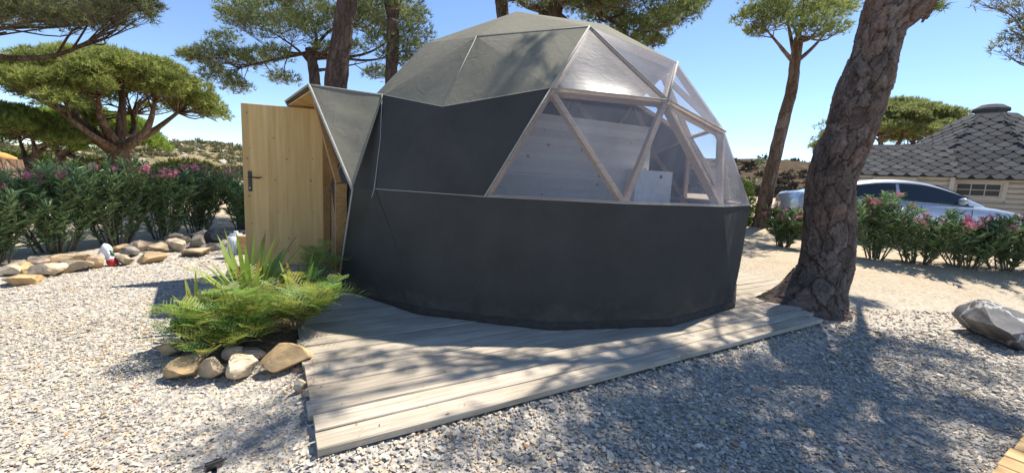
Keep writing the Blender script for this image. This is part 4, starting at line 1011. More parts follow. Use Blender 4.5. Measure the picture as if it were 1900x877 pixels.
# big foreground pine: plated trunk
def big_trunk():
    L = [(0, 1603, 1731), (50, 1591, 1684), (100, 1578, 1666), (150, 1556, 1657), (200, 1541, 1641), (250, 1529, 1621), (286, 1508, 1606), (326, 1496, 1592), (351, 1493, 1586), (440, 1489, 1588), (495, 1480, 1586), (530, 1460, 1578), (560, 1452, 1568)]
    pts = []
    for (y, l, r_) in L[::-1]:
        cx_ = (l+r_)/2; p = at(cx_, y, 4.78); th = math.atan2(cx_-950, FPX); pts.append((p.x, p.y, p.z, (r_-l)*4.72*math.cos(th)/(2*FPX)*.98))
    pts[0] = (pts[1][0]-.015, 4.78, pts[0][2], pts[0][3])
    bz = pts[0][2]
    pts = [(pts[0][0]-.02, 4.78, -.25, .36), (pts[0][0]-.01, 4.78, min(bz-.12, -.02), .30)]+pts if bz > .1 else [(pts[0][0], 4.78, -.25, .36)]+pts
    last = pts[-1]; pts.append((last[0]+.42, last[1]+.1, last[2]+.8, .26)); pts.append((last[0]+.75, last[1]+.2, last[2]+1.7, .2))
    P = np.array(pts); nz, na = 520, 200
    c = spline(P[:, :3], nz); rr = np.interp(np.linspace(0, 1, nz), np.linspace(0, 1, len(P)), P[:, 3])
    a = np.arange(na)*2*np.pi/na; arc = np.concatenate([[0], np.cumsum(np.linalg.norm(np.diff(c, axis=0), axis=1))])
    # plates: jittered cells on (angle, height), F1/F2 distances
    rng = np.random.default_rng(5); U, Wd = 12, .235; nh = int(arc[-1]/Wd)+2
    su = (np.arange(U)[None]+rng.uniform(-.46, .46, (nh, U))+.5*(np.arange(nh)[:, None] % 2)); sv = (np.arange(nh)[:, None]+rng.uniform(-.5, .5, (nh, U)))
    SU, SVv = su.ravel(), sv.ravel(); cellc = rng.random(len(SU)); cellh = rng.random(len(SU))
    AA, HH = np.meshgrid(a/(2*np.pi)*U, arc/Wd); wob = np.stack([np.cos(a)[None]*3+0*HH, np.sin(a)[None]*3+0*HH, HH*1.1], -1)
    A2 = AA+.42*vnoise(wob*1.6, 1)+.24*vnoise(wob*4.5, 4)+.08*vnoise(wob*11, 14); H2 = HH+.34*vnoise(wob*1.6, 2)+.20*vnoise(wob*4.5, 5)+.07*vnoise(wob*11, 15)
    f1 = np.full(A2.shape, 9.); f2 = np.full(A2.shape, 9.); id1 = np.zeros(A2.shape, int)
    hi = H2.astype(int)
    for row in range(nz):
        cand = np.where(np.abs(SVv-HH[row, 0]) < 2.6)[0]
        du = A2[row][:, None]-SU[cand][None]; du -= np.round(du/U)*U; dv_ = (H2[row][:, None]-SVv[cand][None])
        D = np.sqrt(du**2+dv_**2); o_ = np.argpartition(D, 1, axis=1)[:, :2]; r_ = np.arange(na)
        d0, d1 = D[r_, o_[:, 0]], D[r_, o_[:, 1]]; sw = d0 > d1
        f1[row], f2[row] = np.minimum(d0, d1), np.maximum(d0, d1); id1[row] = cand[np.where(sw, o_[:, 1], o_[:, 0])]
    U2, W2 = 31, .085; n2_ = int(arc[-1]/W2)+2
    s2u = (np.arange(U2)[None]+rng.uniform(-.48, .48, (n2_, U2))).ravel(); s2v = (np.arange(n2_)[:, None]+rng.uniform(-.5, .5, (n2_, U2))).ravel(); c2 = rng.random(len(s2u))
    g1 = np.zeros(A2.shape); g2 = np.zeros(A2.shape)
    for row in range(nz):
        hv = H2[row]*Wd/W2; cand = np.where(np.abs(s2v-arc[row]/W2) < 3.2)[0]
        du = A2[row][:, None]*U2/U-s2u[cand][None]; du -= np.round(du/U2)*U2; D = np.sqrt(du**2+(hv[:, None]-s2v[cand][None])**2); o_ = np.argpartition(D, 1, axis=1)[:, :2]; r_ = np.arange(na)
        d0, d1 = D[r_, o_[:, 0]], D[r_, o_[:, 1]]; g1[row] = np.abs(d1-d0); g2[row] = c2[cand[np.where(d0 > d1, o_[:, 1], o_[:, 0])]]
    e = f2-f1; cw = .13+.09*vnoise(wob*1.3, 21); pl = sm(0.0, 1.0, e/np.clip(cw, .04, .3)); ter = np.round(2.2*vnoise(wob*np.array([2.6, 2.6, 3.2]), 22))/2.2
    fine = vnoise(wob*7, 7)*.4+vnoise(wob*15, 8)*.25
    disp = -.008*(1-sm(0, .3, g1))*pl+.007*g2-.024*(1-pl)+.018*cellh[id1]+.007*ter+.005*fine+.022*vnoise(np.stack([np.cos(a)[None]*1.2+0*HH, np.sin(a)[None]*1.2+0*HH, arc[:, None]*1.6+0*HH], -1), 9)
    d = np.gradient(c, axis=0); d = unit(d); s = np.cross(d, [0, 1.0, 0]); s = unit(s); tq = np.cross(d, s)
    flare = np.clip((.42-c[:, 2])/.42, 0, 1)**1.6
    dirn = np.cos(a)[None, :, None]*s[:, None]+np.sin(a)[None, :, None]*tq[:, None]
    lob = .10*flare[:, None]*(1+.9*np.cos(3*a+1.0)[None]+.5*np.cos(5*a)[None])
    leftw = np.clip(-(dirn[..., 0]*.95+.1*dirn[..., 1]), 0, 1)**3*.55*flare[:, None]**1.3
    V = c[:, None]+dirn*(rr[:, None]+disp+lob*.6+leftw)[..., None]
    pal = np.array([[.088, .068, .058], [.105, .08, .068], [.122, .086, .07], [.112, .092, .08], [.13, .104, .09]])
    ci = (cellc*4.999).astype(int); C = pal[ci][id1]; deep = np.array([.06, .045, .038]); C = C*pl[..., None]+deep*(1-pl[..., None]); C = C*1.18*(.82+.36*g2[..., None])*(1+.3*fine[..., None]+.25*ter[..., None]); redp = sm(.1, .7, vnoise(wob*.7, 31))[..., None]; C = C*(1-redp)+C*np.array([1.12, .96, .88])*redp
    k = np.arange(na); kn = (k+1) % na
    F = np.concatenate([np.stack([i*na+k, i*na+kn, (i+1)*na+kn, (i+1)*na+k], 1) for i in range(nz-1)])
    base = Vector((c[0][0], c[0][1], 0))
    me = npmesh('trunk', V.reshape(-1, 3)-np.array(base), F, True, np.clip(C.reshape(-1, 3), 0, 1)); return obj('trunk', me, M['bigbark']), P
bt, BP = big_trunk()
top = BP[-1]
tr = [tuple(BP[0][:3])+(.3,), tuple(BP[-2]), tuple(BP[-1])]
tr[0] = (BP[0][0], BP[0][1], 0, .3)
cl = []
shade_px = [(1480, 640, .45), (1560, 640, .35), (1600, 700, .5), (1700, 720, .45), (1790, 745, .4), (1860, 780, .35), (1500, 740, .4), (1420, 700, .45), (1340, 780, .5), (1250, 760, .4), (1170, 800, .45), (1260, 850, .5), (1420, 850, .5), (1560, 850, .45), (1640, 820, .3), (1090, 740, .3), (1100, 850, .4), (760, 690, .25), (640, 700, .22), (860, 700, .25), (480, 800, .25), (960, 690, .2), (1320, 690, .3), (1330, 600, .25), (1130, 690, .25), (1200, 660, .22), (1680, 640, .25), (930, 850, .3), (540, 790, .18), (690, 640, .15)]
for (x, y, r_) in shade_px:
    g_ = onz(x, y, 0.0); h = rg.uniform(5.6, 7.0); k = h/SV.z; cl.append((g_.x+SV.x*k, g_.y+SV.y*k, h, r_*1.15))
cl += [(q[0], q[1], q[2], q[3]) for q in pxcl([(1700, 8, 20), (1725, 22, 16), (1690, 30, 14), (1740, 0, 20)], 7.2, rg, .3, 1)]
for _ in range(34):
    g_ = onz(rg.uniform(1060, 1820), rg.uniform(625, 877), 0.0); h = rg.uniform(5.4, 7.2); k = h/SV.z; cl.append((g_.x+SV.x*k, g_.y+SV.y*k, h, rg.uniform(.14, .3)))
cl += [(6.2+rg.normal(0, 1.0), 6.4+rg.normal(0, .8), rg.uniform(6.2, 7.4), rg.uniform(.5, .75)) for _ in range(12)]
bigpine = pine('foreground_pine', 'big leaning pine with cracked plated bark at the deck corner', tr, cl, 14, 78, .17, .006, 8, limbs=7, limb_r=.11, twigs=6, trunk_obj=bt, flat=.6)
bt.location = Vector((BP[0][0], BP[0][1], 0))-bigpine.location

# ------------------------------------------------------------------ oleanders
PINKS = (np.array([.62, .12, .26]), np.array([.72, .26, .38]))
def oleander(loc, H_, rad, seed, label, group, nst=16, lv=150, flowers=10, LL=.12, dark=1.0):
    rng = np.random.default_rng(seed); loc = np.array(loc, float); t = thing('oleander_bush', label, 'bush', tuple(loc), group)
    st = []; V, F4, C = [], [], []; P = []; tips = []; D = []
    for k in range(nst):
        a = k*2.4+rng.normal(0, .3); r_ = rad*math.sqrt(rng.uniform(.02, 1)); tip = loc+[r_*math.cos(a), r_*math.sin(a), H_*rng.uniform(.72, 1.04)*(1-.18*(r_/rad)**2)]
        b = loc+[.25*r_*math.cos(a)+rng.normal(0, .03), .25*r_*math.sin(a)+rng.normal(0, .03), 0]
        c = spline([b, b*.5+tip*.5+np.append(rng.normal(0, .04, 2), .08), tip], 10); st.append(tube(c, np.linspace(.013, .004, 10), 5)); tips.append(tip)
        side = []
        for _ in range(4):
            i = int(rng.integers(2, 8)); an = rng.uniform(0, 6.28); e = c[i]+[.22*math.cos(an), .22*math.sin(an), rng.uniform(.12, .3)*H_]; e[2] = min(e[2], loc[2]+H_); cc_ = spline([c[i], c[i]*.5+e*.5+[0, 0, -.02], e], 6); st.append(tube(cc_, np.linspace(.006, .003, 6), 4)); side.append(cc_); tips.append(e)
        for path, m_ in [(c, lv//2)]+[(s_, lv//8) for s_ in side]:
            i = rng.beta(1.25, 1.0, m_)*(len(path)-1.001); j = i.astype(int); f = (i-j)[:, None]; p = path[j]*(1-f)+path[j+1]*f
            tang = unit(path[np.minimum(j+1, len(path)-1)]-path[j]); an = rng.uniform(0, 6.28, m_)
            d = unit(np.stack([np.cos(an), np.sin(an), np.zeros(m_)], 1)*rng.uniform(.5, 1.1, (m_, 1))+tang*rng.uniform(.25, 1.1, (m_, 1))+np.array([0, 0, .1])); P.append(p); D.append(d)
    P, D = np.concatenate(P), np.concatenate(D); keep = P[:, 2] > loc[2]+.06*H_; P, D = P[keep], D[keep]; n = len(P)
    s = unit(np.cross(D, np.array([0, 0, 1.])+rng.normal(0, .35, (n, 3)))); ln = LL*rng.uniform(.6, 1.2, (n, 1)); w = ln*.105; up = unit(np.cross(s, D))
    q = np.stack([P, P+D*ln*.5+s*w+up*ln*.05, P+D*ln-up*ln*.06, P+D*ln*.5-s*w+up*ln*.05], 1)
    base_c = np.array([[.11, .175, .075]])*dark*rng.uniform(.6, 1.7, (n, 1))+np.array([[.09, .085, .02]])*np.clip(rng.normal(0, .35, (n, 1)), 0, 1)
    F = (np.arange(n)[:, None]*4+np.array([[0, 1, 2], ])); F2 = (np.arange(n)[:, None]*4+np.array([[0, 2, 3], ]))
    part('foliage', q.reshape(-1, 3), np.concatenate([F, F2]), M['leaf'], t, False, np.repeat(base_c, 4, 0))
    Vv, Ff = merge(st); part('stems', Vv, Ff, M['stem'], t, True)
    tips = np.array(sorted(tips, key=lambda p_: -p_[2]))[:max(1, int(flowers*4))]
    for i in rng.permutation(len(tips))[:flowers]:
        c0 = tips[i]+[0, 0, .02]; m_ = int(rng.integers(9, 17)); qs, cs = [], []
        for _ in range(m_):
            o_ = c0+rng.normal(0, .034, 3)*[1, 1, .7]; ax_ = unit(unit(o_-c0+[0, 0, .02])+rng.normal(0, .25, 3)); u_ = unit(np.cross(ax_, [.3, .5, .8])); v_ = np.cross(ax_, u_); pk = PINKS[0]+(PINKS[1]-PINKS[0])*rng.random()
            for b_ in range(5):
                th = b_*1.2566+.2; e1 = u_*math.cos(th)+v_*math.sin(th); e2 = u_*math.cos(th+.75)+v_*math.sin(th+.75); qs += [o_, o_+e1*.021+ax_*.006, o_+(e1+e2)*.0155+ax_*.01, o_+e2*.02+ax_*.006]; cs += [pk]*4
        qs = np.array(qs); part('flower_cluster', qs, np.arange(len(qs)).reshape(-1, 4), M['flower'], t, False, np.array(cs))['kind'] = 'stuff'
    return t
LH = [(-7.0, 4.35, 1.05, .62), (-6.45, 4.95, 1.15, .62), (-6.5, 5.75, 1.25, .66), (-6.35, 6.5, 1.42, .66), (-6.2, 7.25, 1.38, .62), (-6.25, 8.1, 1.35, .62), (-5.9, 8.9, 1.2, .6), (-5.6, 9.8, 1.15, .62), (-7.1, 3.5, 1.05, .6), (-5.0, 10.6, 1.1, .6)]
LHL = ['pale leaved oleander bush at the open end of the stone bordered hedge', 'low oleander bush spilling toward the cream border stones', 'oleander bush behind the ochre stones beside the figurine', 'tallest oleander bush of the stone bordered hedge with pink blooms', 'dark dense oleander bush behind the pinkish border stones', 'oleander bush with many pink blooms behind the long tan slab', 'oleander bush with bare lower stems near the black rock', 'oleander bush standing behind the white container', 'oleander bush ending the hedge beyond the cream stones', 'oleander bush half hidden behind the open wooden door']
for k, ((x, y, h, r_), lb) in enumerate(zip(LH, LHL)):
    oleander((x, y, 0), h, r_, 40+k, lb, 'oleanders of the stone bordered hedge', 20, 210, 5+(k*5) % 6, .13, (1.25, .95, 1.5, 1.1)[k % 4])
RH = [(1455, 462, 1.0, .5, 'oleander bush with pink blooms in front of the slim leaning pine', 12), (1545, 470, 1.1, .55, 'oleander bush hidden behind the big plated trunk', 6), (1622, 484, 1.25, .55, 'oleander bush with the tallest pink bloom before the car door', 14), (1700, 492, 1.05, .6, 'oleander bush in front of the car mirror', 9), (1790, 500, 1.1, .62, 'oleander bush in front of the car bonnet', 10), (1868, 506, 1.08, .6, 'dark oleander bush in front of the car headlight', 8), (1960, 516, 1.1, .6, 'oleander bush ending the hedge past the car', 6)]
for k, (x, y, h, r_, lb, fl_) in enumerate(RH):
    p = ong(x, y-4); oleander((p.x, p.y, p.z), h*(.8, .8, .95, .80, .86, .84, .85)[k], r_*(.8, .9, .8, 1.15, 1.1, 1.2, 1.1)[k], 70+k, lb, 'oleanders of the hedge before the car', 15, 180, fl_, .13, (1.0, 1, 1.15, .85, 1.0, .75, 1)[k])
def shrub(name, loc, rx, rz, n, L, w, seed, label, c0, c1, cat='bush', stems=14):
    rng = np.random.default_rng(seed); t = thing(name, label, cat, loc); loc = np.array(loc); st = []
    for k in range(stems):
        a = rng.uniform(0, 6.28); r_ = rx*math.sqrt(rng.random())*.85; e = loc+[r_*math.cos(a), r_*math.sin(a), rz*rng.uniform(.5, .95)*math.sqrt(max(.1, 1-(r_/rx)**2))]; st.append(tube(spline([loc, loc*.5+e*.5+[0, 0, .1*rz], e], 6), np.linspace(.02*rx, .004, 6), 4))
    V, F = merge(st); part('stems', V, F, M['stem'], t, True)
    if n:
        d = unit(rng.normal(0, 1, (n, 3))); d[:, 2] = np.abs(d[:, 2]); lump = 1+.16*vnoise(d*3.2, seed)
        P = d*(rng.uniform(.2, 1, (n, 1))**.4)*lump[:, None]*np.array([rx, rx, rz])+loc; T, C = needles(rng, P, unit(d+[0, 0, .4]), 6, L, w, .55, np.array(c0), np.array(c1)); part('foliage', T, np.arange(len(T)).reshape(-1, 3), M['scrub'], t, False, C)
    return t
q = at(345, 340, 17.0); shrub('round_shrub', (q.x, q.y, .05), 1.75, 1.4, 2600, .22, .02, 1, 'rounded bright green shrub on the dry ground below the hill', (.06, .08, .02), (.17, .19, .05))
q = at(60, 340, 19.0); shrub('round_shrub', (q.x, q.y, .05), 2.0, 1.5, 2400, .24, .022, 2, 'green shrub behind the crooked pine trunk', (.06, .09, .02), (.16, .20, .04))
q = at(195, 340, 21.0); shrub('round_shrub', (q.x, q.y, .05), 2.0, 1.3, 2000, .24, .024, 3, 'green shrub behind the umbrella pine trunk', (.06, .09, .02), (.15, .19, .04))
q = at(432, 330, 26.0); shrub('dead_shrub', (q.x, q.y, .1), 1.2, 1.5, 500, .2, .012, 4, 'grey leafless shrub on the slope beside the wooden door', (.07, .06, .045), (.12, .10, .07), stems=60)
p = ong(1402, 425); shrub('leafy_shrub', (p.x, p.y+1.2, p.z), .55, 1.35, 1700, .09, .014, 5, 'bright green leafy shrub between dome and slim pine', (.10, .16, .03), (.24, .32, .07))
# sapling with pale leaves above it
q = at(1416, 380, 14.5); sp_ = thing('sapling', 'thin sapling with sparse pale leaves beside the slim pine', 'tree', (q.x, q.y, .3)); rng = np.random.default_rng(3)
tp = np.array(at(1415, 300, 14.5)); b_ = np.array([q.x, q.y, .3]); st = [tube(spline([b_, b_*.5+tp*.5+[.06, 0, 0], tp], 8), np.linspace(.02, .006, 8), 5)]; PP = []
for k in range(12):
    s0 = b_+(tp-b_)*rng.uniform(.6, 1); e = s0+[rng.normal(0, .22), rng.normal(0, .2), rng.uniform(.05, .3)]; st.append(tube([s0, s0*.5+e*.5, e], [.007, .005, .003], 4)); PP += [s0+(e-s0)*rng.uniform(.3, 1.1)+rng.normal(0, .05, 3) for _ in range(16)]
V, F = merge(st); part('stems', V, F, M['stem'], sp_, True); PP = np.array(PP)
T, C = needles(rng, PP, unit(rng.normal(0, 1, PP.shape)), 2, .09, .03, .4, np.array([.2, .22, .12]), np.array([.34, .36, .22])); part('foliage', T, np.arange(len(T)).reshape(-1, 3), M['leaf'], sp_, False, C)
# stump with an orange cut
q = at(8, 345, 9.0); stp = thing('tree_stump', 'cut tree stump with bright orange top behind the hedge', 'stump', (q.x, q.y, 0)); zt_ = at(8, 296, 9.0).z
rng = np.random.default_rng(6); V, F = tube([[q.x, q.y, -.05], [q.x, q.y, .3], [q.x, q.y, zt_*.6], [q.x-.03, q.y, zt_]], [.55, .42, .36, .30], 24, True, .05, rng); part('bark', V, F, M['bark_red'], stp, True)
V, F = tube([[q.x-.03, q.y, zt_-.03], [q.x-.03, q.y, zt_+.05], [q.x-.05, q.y+.02, zt_+.12]], [.26, .24, .10], 20, True, .04, rng); part('cut_face', V, F, M['stump_cut'], stp, True)

# ------------------------------------------------------------------ hillside scrub (too many to count)
def scrub(H, n, seed, size, c0, c1, name, label, hmin=.0):
    rng = np.random.default_rng(seed); X, Y_, Z = (a.ravel() for a in H); nd, na = H[0].shape
    i = rng.integers(0, nd-1, n); j = rng.integers(0, na-1, n); u, v_ = rng.random(n), rng.random(n)
    def bi(A): return A[i, j]*(1-u)*(1-v_)+A[i+1, j]*u*(1-v_)+A[i, j+1]*(1-u)*v_+A[i+1, j+1]*u*v_
    P = np.stack([bi(H[0]), bi(H[1]), bi(H[2])], 1); keep = vnoise(P[:, :2]*.12, seed) > -.25; P = P[keep]; n = len(P); s = size*rng.lognormal(0, .4, n)
    k = 44; d = unit(rng.normal(0, 1, (n, k, 3))); d[..., 2] = np.abs(d[..., 2])*.8; b = P[:, None]+d*s[:, None, None]*rng.uniform(.1, .6, (n, k, 1)); ln = s[:, None, None]*rng.uniform(.25, .5, (n, k, 1)); sd = unit(np.cross(d, rng.normal(0, 1, (n, k, 3))))*s[:, None, None]*.09
    T = np.stack([b-sd, b+sd, b+d*ln], 2).reshape(-1, 3); qn = rng.random((n, 1, 1, 1)); C = np.broadcast_to(np.array(c0)*(1-qn)+np.array(c1)*qn, (n, k, 3, 3)).reshape(-1, 3)
    o = obj(name, npmesh(name, T, np.arange(len(T)).reshape(-1, 3), False, C), M['scrub']); o['kind'] = 'stuff'; tag(o, label, 'scrub')
scrub(HL, 7500, 3, .6, (.11, .12, .055), (.22, .205, .11), 'hillside_scrub', 'low green and brown scrub dotting the dry hill behind the pines')
scrub(HR, 4200, 4, 1.6, (.035, .03, .022), (.085, .07, .05), 'dark_scrub', 'dark brown burnt scrub covering the far hill beside the slim pine')
def hill_rocks():
    rng = np.random.default_rng(8); H = HL; nd, na = H[0].shape; var = stone_variants(5, rng, .7); L, C = [], []
    for _ in range(420):
        i, j = rng.integers(6, 20), rng.integers(0, na); s = .28*rng.lognormal(0, .5); v_, f = var[rng.integers(0, 5)]; L.append((v_*s+np.array([H[0][i, j]+rng.normal(0, .8), H[1][i, j]+rng.normal(0, .8), H[2][i, j]+.05]), f)); C.append(np.repeat(np.array([[.45, .40, .33]])*rng.uniform(.7, 1.1), len(v_), 0))
    V, F = merge(L); o = obj('hillside_rocks', npmesh('hillside_rocks', V, F, False, np.concatenate(C)), M['stone']); o['kind'] = 'stuff'; tag(o, 'pale rocks strewn over the dry hill', 'rocks')
hill_rocks()
def litter():
    rng = np.random.default_rng(9); spots = [(1540, 600, .5, 500), (1480, 590, .3, 300), (1570, 585, .15, 400), (1450, 560, .12, 200), (1300, 620, .6, 40), (900, 680, .6, 40), (1350, 760, .8, 160), (700, 840, .4, 60), (560, 720, .10, 150), (570, 690, .06, 80), (870, 810, .12, 60), (1850, 660, .3, 140), (300, 505, .5, 150), (1700, 490, .9, 500), (1820, 505, .9, 500), (300, 470, .8, 300), (100, 480, .7, 300), (120, 720, .3, 40), (250, 790, .25, 60)]
    T, C = [], []
    for (x, y, r_, n) in spots:
        g_ = ong(x, y); p = np.column_stack([g_.x+rng.normal(0, r_, n), g_.y+rng.normal(0, r_*.7, n)]); z = G(p[:, 0], p[:, 1])+.016+.01*rng.random(n); d2 = (p-DO) @ DU; e2 = (p-DO) @ DVv; z = np.where((d2 > 0) & (e2 > 0) & (d2 < 4.7), DECKZ+.006, z)
        a = rng.uniform(0, 6.28, n); L_ = rng.uniform(.02, .045, n)*np.where(z > .09, .6, 1); b = np.column_stack([p, z]); d = np.column_stack([np.cos(a), np.sin(a), rng.normal(0, .1, n)]); s = np.column_stack([-np.sin(a), np.cos(a), np.zeros(n)])
        w = rng.choice([.0012, .004], n, p=[.75, .25])[:, None]; T.append(np.stack([b-s*w, b+s*w, b+d*L_[:, None]], 1).reshape(-1, 3)); C.append(np.repeat(np.array([[.24, .13, .06]])*rng.uniform(.5, 1.5, (n, 1)), 3, 0))
    T = np.concatenate(T); o = obj('leaf_litter', npmesh('leaf_litter', T, np.arange(len(T)).reshape(-1, 3), False, np.concatenate(C)), M['litter']); o['kind'] = 'stuff'; tag(o, 'dry brown needles and leaves scattered on the gravel', 'litter')
litter()

# ------------------------------------------------------------------ car behind the hedge
def car():
    rear, front = np.array([6.95, 10.6]), np.array([11.5, 9.5]); ax_ = front-rear; Lc = np.linalg.norm(ax_); ax_ /= Lc
    lat = np.array([ax_[1], -ax_[0]])    # toward the camera
    gz = float(G(*(rear+front)/2)); cc_ = (rear+front)/2+(-lat)*.0
    t = thing('parked_car', 'silver blue sedan parked behind the flowering hedge', 'car', (cc_[0], cc_[1], gz)); hw = .92
    sc = Lc/4.7
    def W(s, y, z): return np.array([rear[0]+ax_[0]*s*sc+lat[0]*y, rear[1]+ax_[1]*s*sc+lat[1]*y, gz+z])
    # body: s from tail 0 to nose 4.7
    S = np.array([0, .08, .25, .6, 1.0, 1.5, 2.0, 2.5, 3.0, 3.4, 3.8, 4.2, 4.5, 4.64, 4.7]); wd = np.array([.70, .80, .87, .91, .92, .92, .92, .92, .92, .915, .90, .86, .76, .66, .55]); zb = np.array([.98, 1.04, 1.06, 1.03, .99, .965, .955, .945, .935, .93, .90, .83, .74, .66, .58]); zl = np.array([.45, .34, .25, .2, .19, .19, .19, .19, .19, .19, .19, .19, .22, .3, .42])
    ss = np.linspace(0, 4.7, 60); f = lambda a: np.interp(ss, S, a); w_, b_, l_ = f(wd), f(zb), f(zl)
    V = []
    for s, w, zb_, zl_ in zip(ss, w_, b_, l_):
        sec = [(.0, zl_), (.86*w, zl_), (.97*w, zl_+.12), (1.0*w, zl_+(zb_-zl_)*.45), (.985*w, zl_+(zb_-zl_)*.72), (.955*w, zb_-.07), (.90*w, zb_-.012), (.80*w, zb_+.012), (.45*w, zb_+.035), (0, zb_+.045)]
        full = sec+[(-y, z) for (y, z) in sec[-2:0:-1]]; V += [W(s, y, z) for (y, z) in full]
    n = len(full); k = np.arange(n); kn = (k+1) % n
    F = np.concatenate([np.stack([i*n+k, i*n+kn, (i+1)*n+kn, (i+1)*n+k], 1) for i in range(59)])
    V = np.array(V); V = np.concatenate([V, [V[:n].mean(0), V[-n:].mean(0)]]); e0, e1 = len(V)-2, len(V)-1
    F3 = np.concatenate([np.stack([kn, k, np.full(n, e0)], 1), np.stack([59*n+k, 59*n+kn, np.full(n, e1)], 1)])
    body = part('body', V, [F, F3], M['carpaint'], t, True)
    # roof and pillars: arch from tail to bonnet
    RS = np.array([.35, .7, 1.1, 1.6, 2.1, 2.5, 2.9, 3.25, 3.6]); RZ = np.array([1.07, 1.20, 1.335, 1.43, 1.455, 1.43, 1.32, 1.16, .955]); RW = np.array([.60, .60, .60, .595, .59, .59, .61, .66, .70]); rs = np.linspace(.35, 3.6, 50); rz = np.interp(rs, RS, RZ); rw = np.interp(rs, RS, RW)
    tt = np.linspace(-1, 1, 50); kz = np.ones(5)/5; rz = np.concatenate([rz[:2], np.convolve(rz, kz, 'valid'), rz[-2:]])
    V = []
    for s, z, w in zip(rs, rz, rw):
        wb = np.interp(s, ss, w_)*.90; zb_ = np.interp(s, ss, b_)-.03
        h = max(z-zb_, .02); sec = [(wb, zb_), (wb-(wb-w)*.5, zb_+h*.5), (w+.035, zb_+h*.86), (w-.02, zb_+h*.97), (w*.5, zb_+h+.012), (0, zb_+h+.018)]
        full = sec+[(-y, zz) for (y, zz) in sec[-2::-1]]; V += [W(s, y, zz) for (y, zz) in full]
    n = len(full); k = np.arange(n-1); F = np.concatenate([np.stack([i*n+k, i*n+k+1, (i+1)*n+k+1, (i+1)*n+k], 1) for i in range(49)])
    part('roof', V, F, M['carpaint'], t, True)
    def gl(s, frac, side, out=.008):
        z = np.interp(s, rs, rz); w = np.interp(s, rs, rw); wb = np.interp(s, ss, w_)*.90; zb_ = np.interp(s, ss, b_)-.03; h = max(z-zb_, .02); pts = np.array([(wb, zb_), (wb-(wb-w)*.5, zb_+h*.5), (w+.035, zb_+h*.86)])
        y = np.interp(frac, [0, .5, .86], pts[:, 0]); zz = zb_+h*frac; return W(s, side*(y+out), zz)
    for side in (1, -1):
        for (s0, s1) in ((1.02, 1.95), (2.02, 3.28)):
            sA = np.linspace(s0, s1, 14); lo = [gl(s, .16, side) for s in sA]; mi = [gl(s, .5, side) for s in sA]; hi = [gl(s, .82, side) for s in sA]; V = np.array(lo+mi+hi); i = np.arange(13); F = np.concatenate([np.stack([i, i+1, 14+i+1, 14+i], 1), np.stack([14+i, 14+i+1, 28+i+1, 28+i], 1)]); part('side_window', V, F, M['carglass'], t, True)
        p = W(3.02, side*1.02, 1.03); bm_ = bmesh.new(); bmesh.ops.create_uvsphere(bm_, u_segments=14, v_segments=8, radius=1); Vm = np.array([v_.co[:] for v_ in bm_.verts]); Fm = [[q_.index for q_ in f_.verts] for f_ in bm_.faces]; bm_.free()
        R3 = np.array([[ax_[0], lat[0], 0], [ax_[1], lat[1], 0], [0, 0, 1]]); Vm = (Vm*np.array([.06, .115, .075])) @ R3.T+p
        part('mirror', Vm, [np.array([f_ for f_ in Fm if len(f_) == 4]), np.array([f_ for f_ in Fm if len(f_) == 3])], M['carpaint'], t, True)
        V, F = beam(W(3.0, side*.86, .97), W(3.02, side*.97, 1.0), .05, .03, (0, 0, 1)); part('mirror_arm', V, F, M['blackplastic'], t)
        for s in (1.35, 2.35): V, F = beam(W(s-.1, side*.925, .80), W(s+.1, side*.925, .80), .02, .025, (0, 0, 1)); part('door_handle', V, F, M['rim'], t)
        V = np.array([W(s, side*y, z) for s, y, z in ((4.22, .82, .80), (4.5, .74, .72), (4.6, .62, .62), (4.45, .78, .60), (4.25, .862, .68))]); part('headlight', V+np.append(lat*side*.03, .02), np.array([[0, 1, 4], [1, 3, 4], [1, 2, 3]]), M['lens'], t)
    for side in (1, -1):
        for s in (1.05, 2.0, 3.3):
            w, zb_, zl_ = (np.interp(s, ss, q_) for q_ in (w_, b_, l_))
            V, F = tube([W(s, side*(y*w+.001), z) for y, z in ((.965, zb_-.06), (.987, zl_+(zb_-zl_)*.72), (1.0, zl_+(zb_-zl_)*.45), (.975, zl_+.13))], .005, 5); part('door_seam', V, F, M['blackplastic'], t, True)
        V, F = tube([gl(s, .13, side) for s in np.linspace(.95, 3.36, 20)], .012, 6); part('window_trim', V, F, M['blackplastic'], t, True)
        V, F = tube([gl(s, .845, side) for s in np.linspace(.95, 3.30, 20)], .010, 6); part('window_trim', V, F, M['blackplastic'], t, True)
    V = []; sA = np.linspace(2.78, 3.56, 10)
    for s in sA:
        z = np.interp(s, rs, rz); w = np.interp(s, rs, rw); zb_ = np.interp(s, ss, b_)-.03; h = max(z-zb_, .02)
        V += [W(s, y*w, zb_+h*(1.0 if abs(y) < .6 else .985)+.022) for y in np.linspace(-.93, .93, 7)]
    F = np.concatenate([np.stack([i*7+np.arange(6), i*7+np.arange(6)+1, (i+1)*7+np.arange(6)+1, (i+1)*7+np.arange(6)], 1) for i in range(9)]); part('windscreen', V, F, M['carglass'], t, True)
    for s in (.95, 3.8):
        for side in (1, -1):
            c0, c1 = W(s, side*.72, .33), W(s, side*.935, .33); d_ = c1-c0
            V, F = tube([c0, c0+d_*.1, c0+d_*.9, c1], [.29, .33, .33, .29], 28); wh = part('wheel', V, F, M['rubber'], t, True)
            V, F = tube([c1-d_*.05, c1+d_*.02], [.235, .22], 20); part('rim', V, F, M['rim'], wh, True)
car()

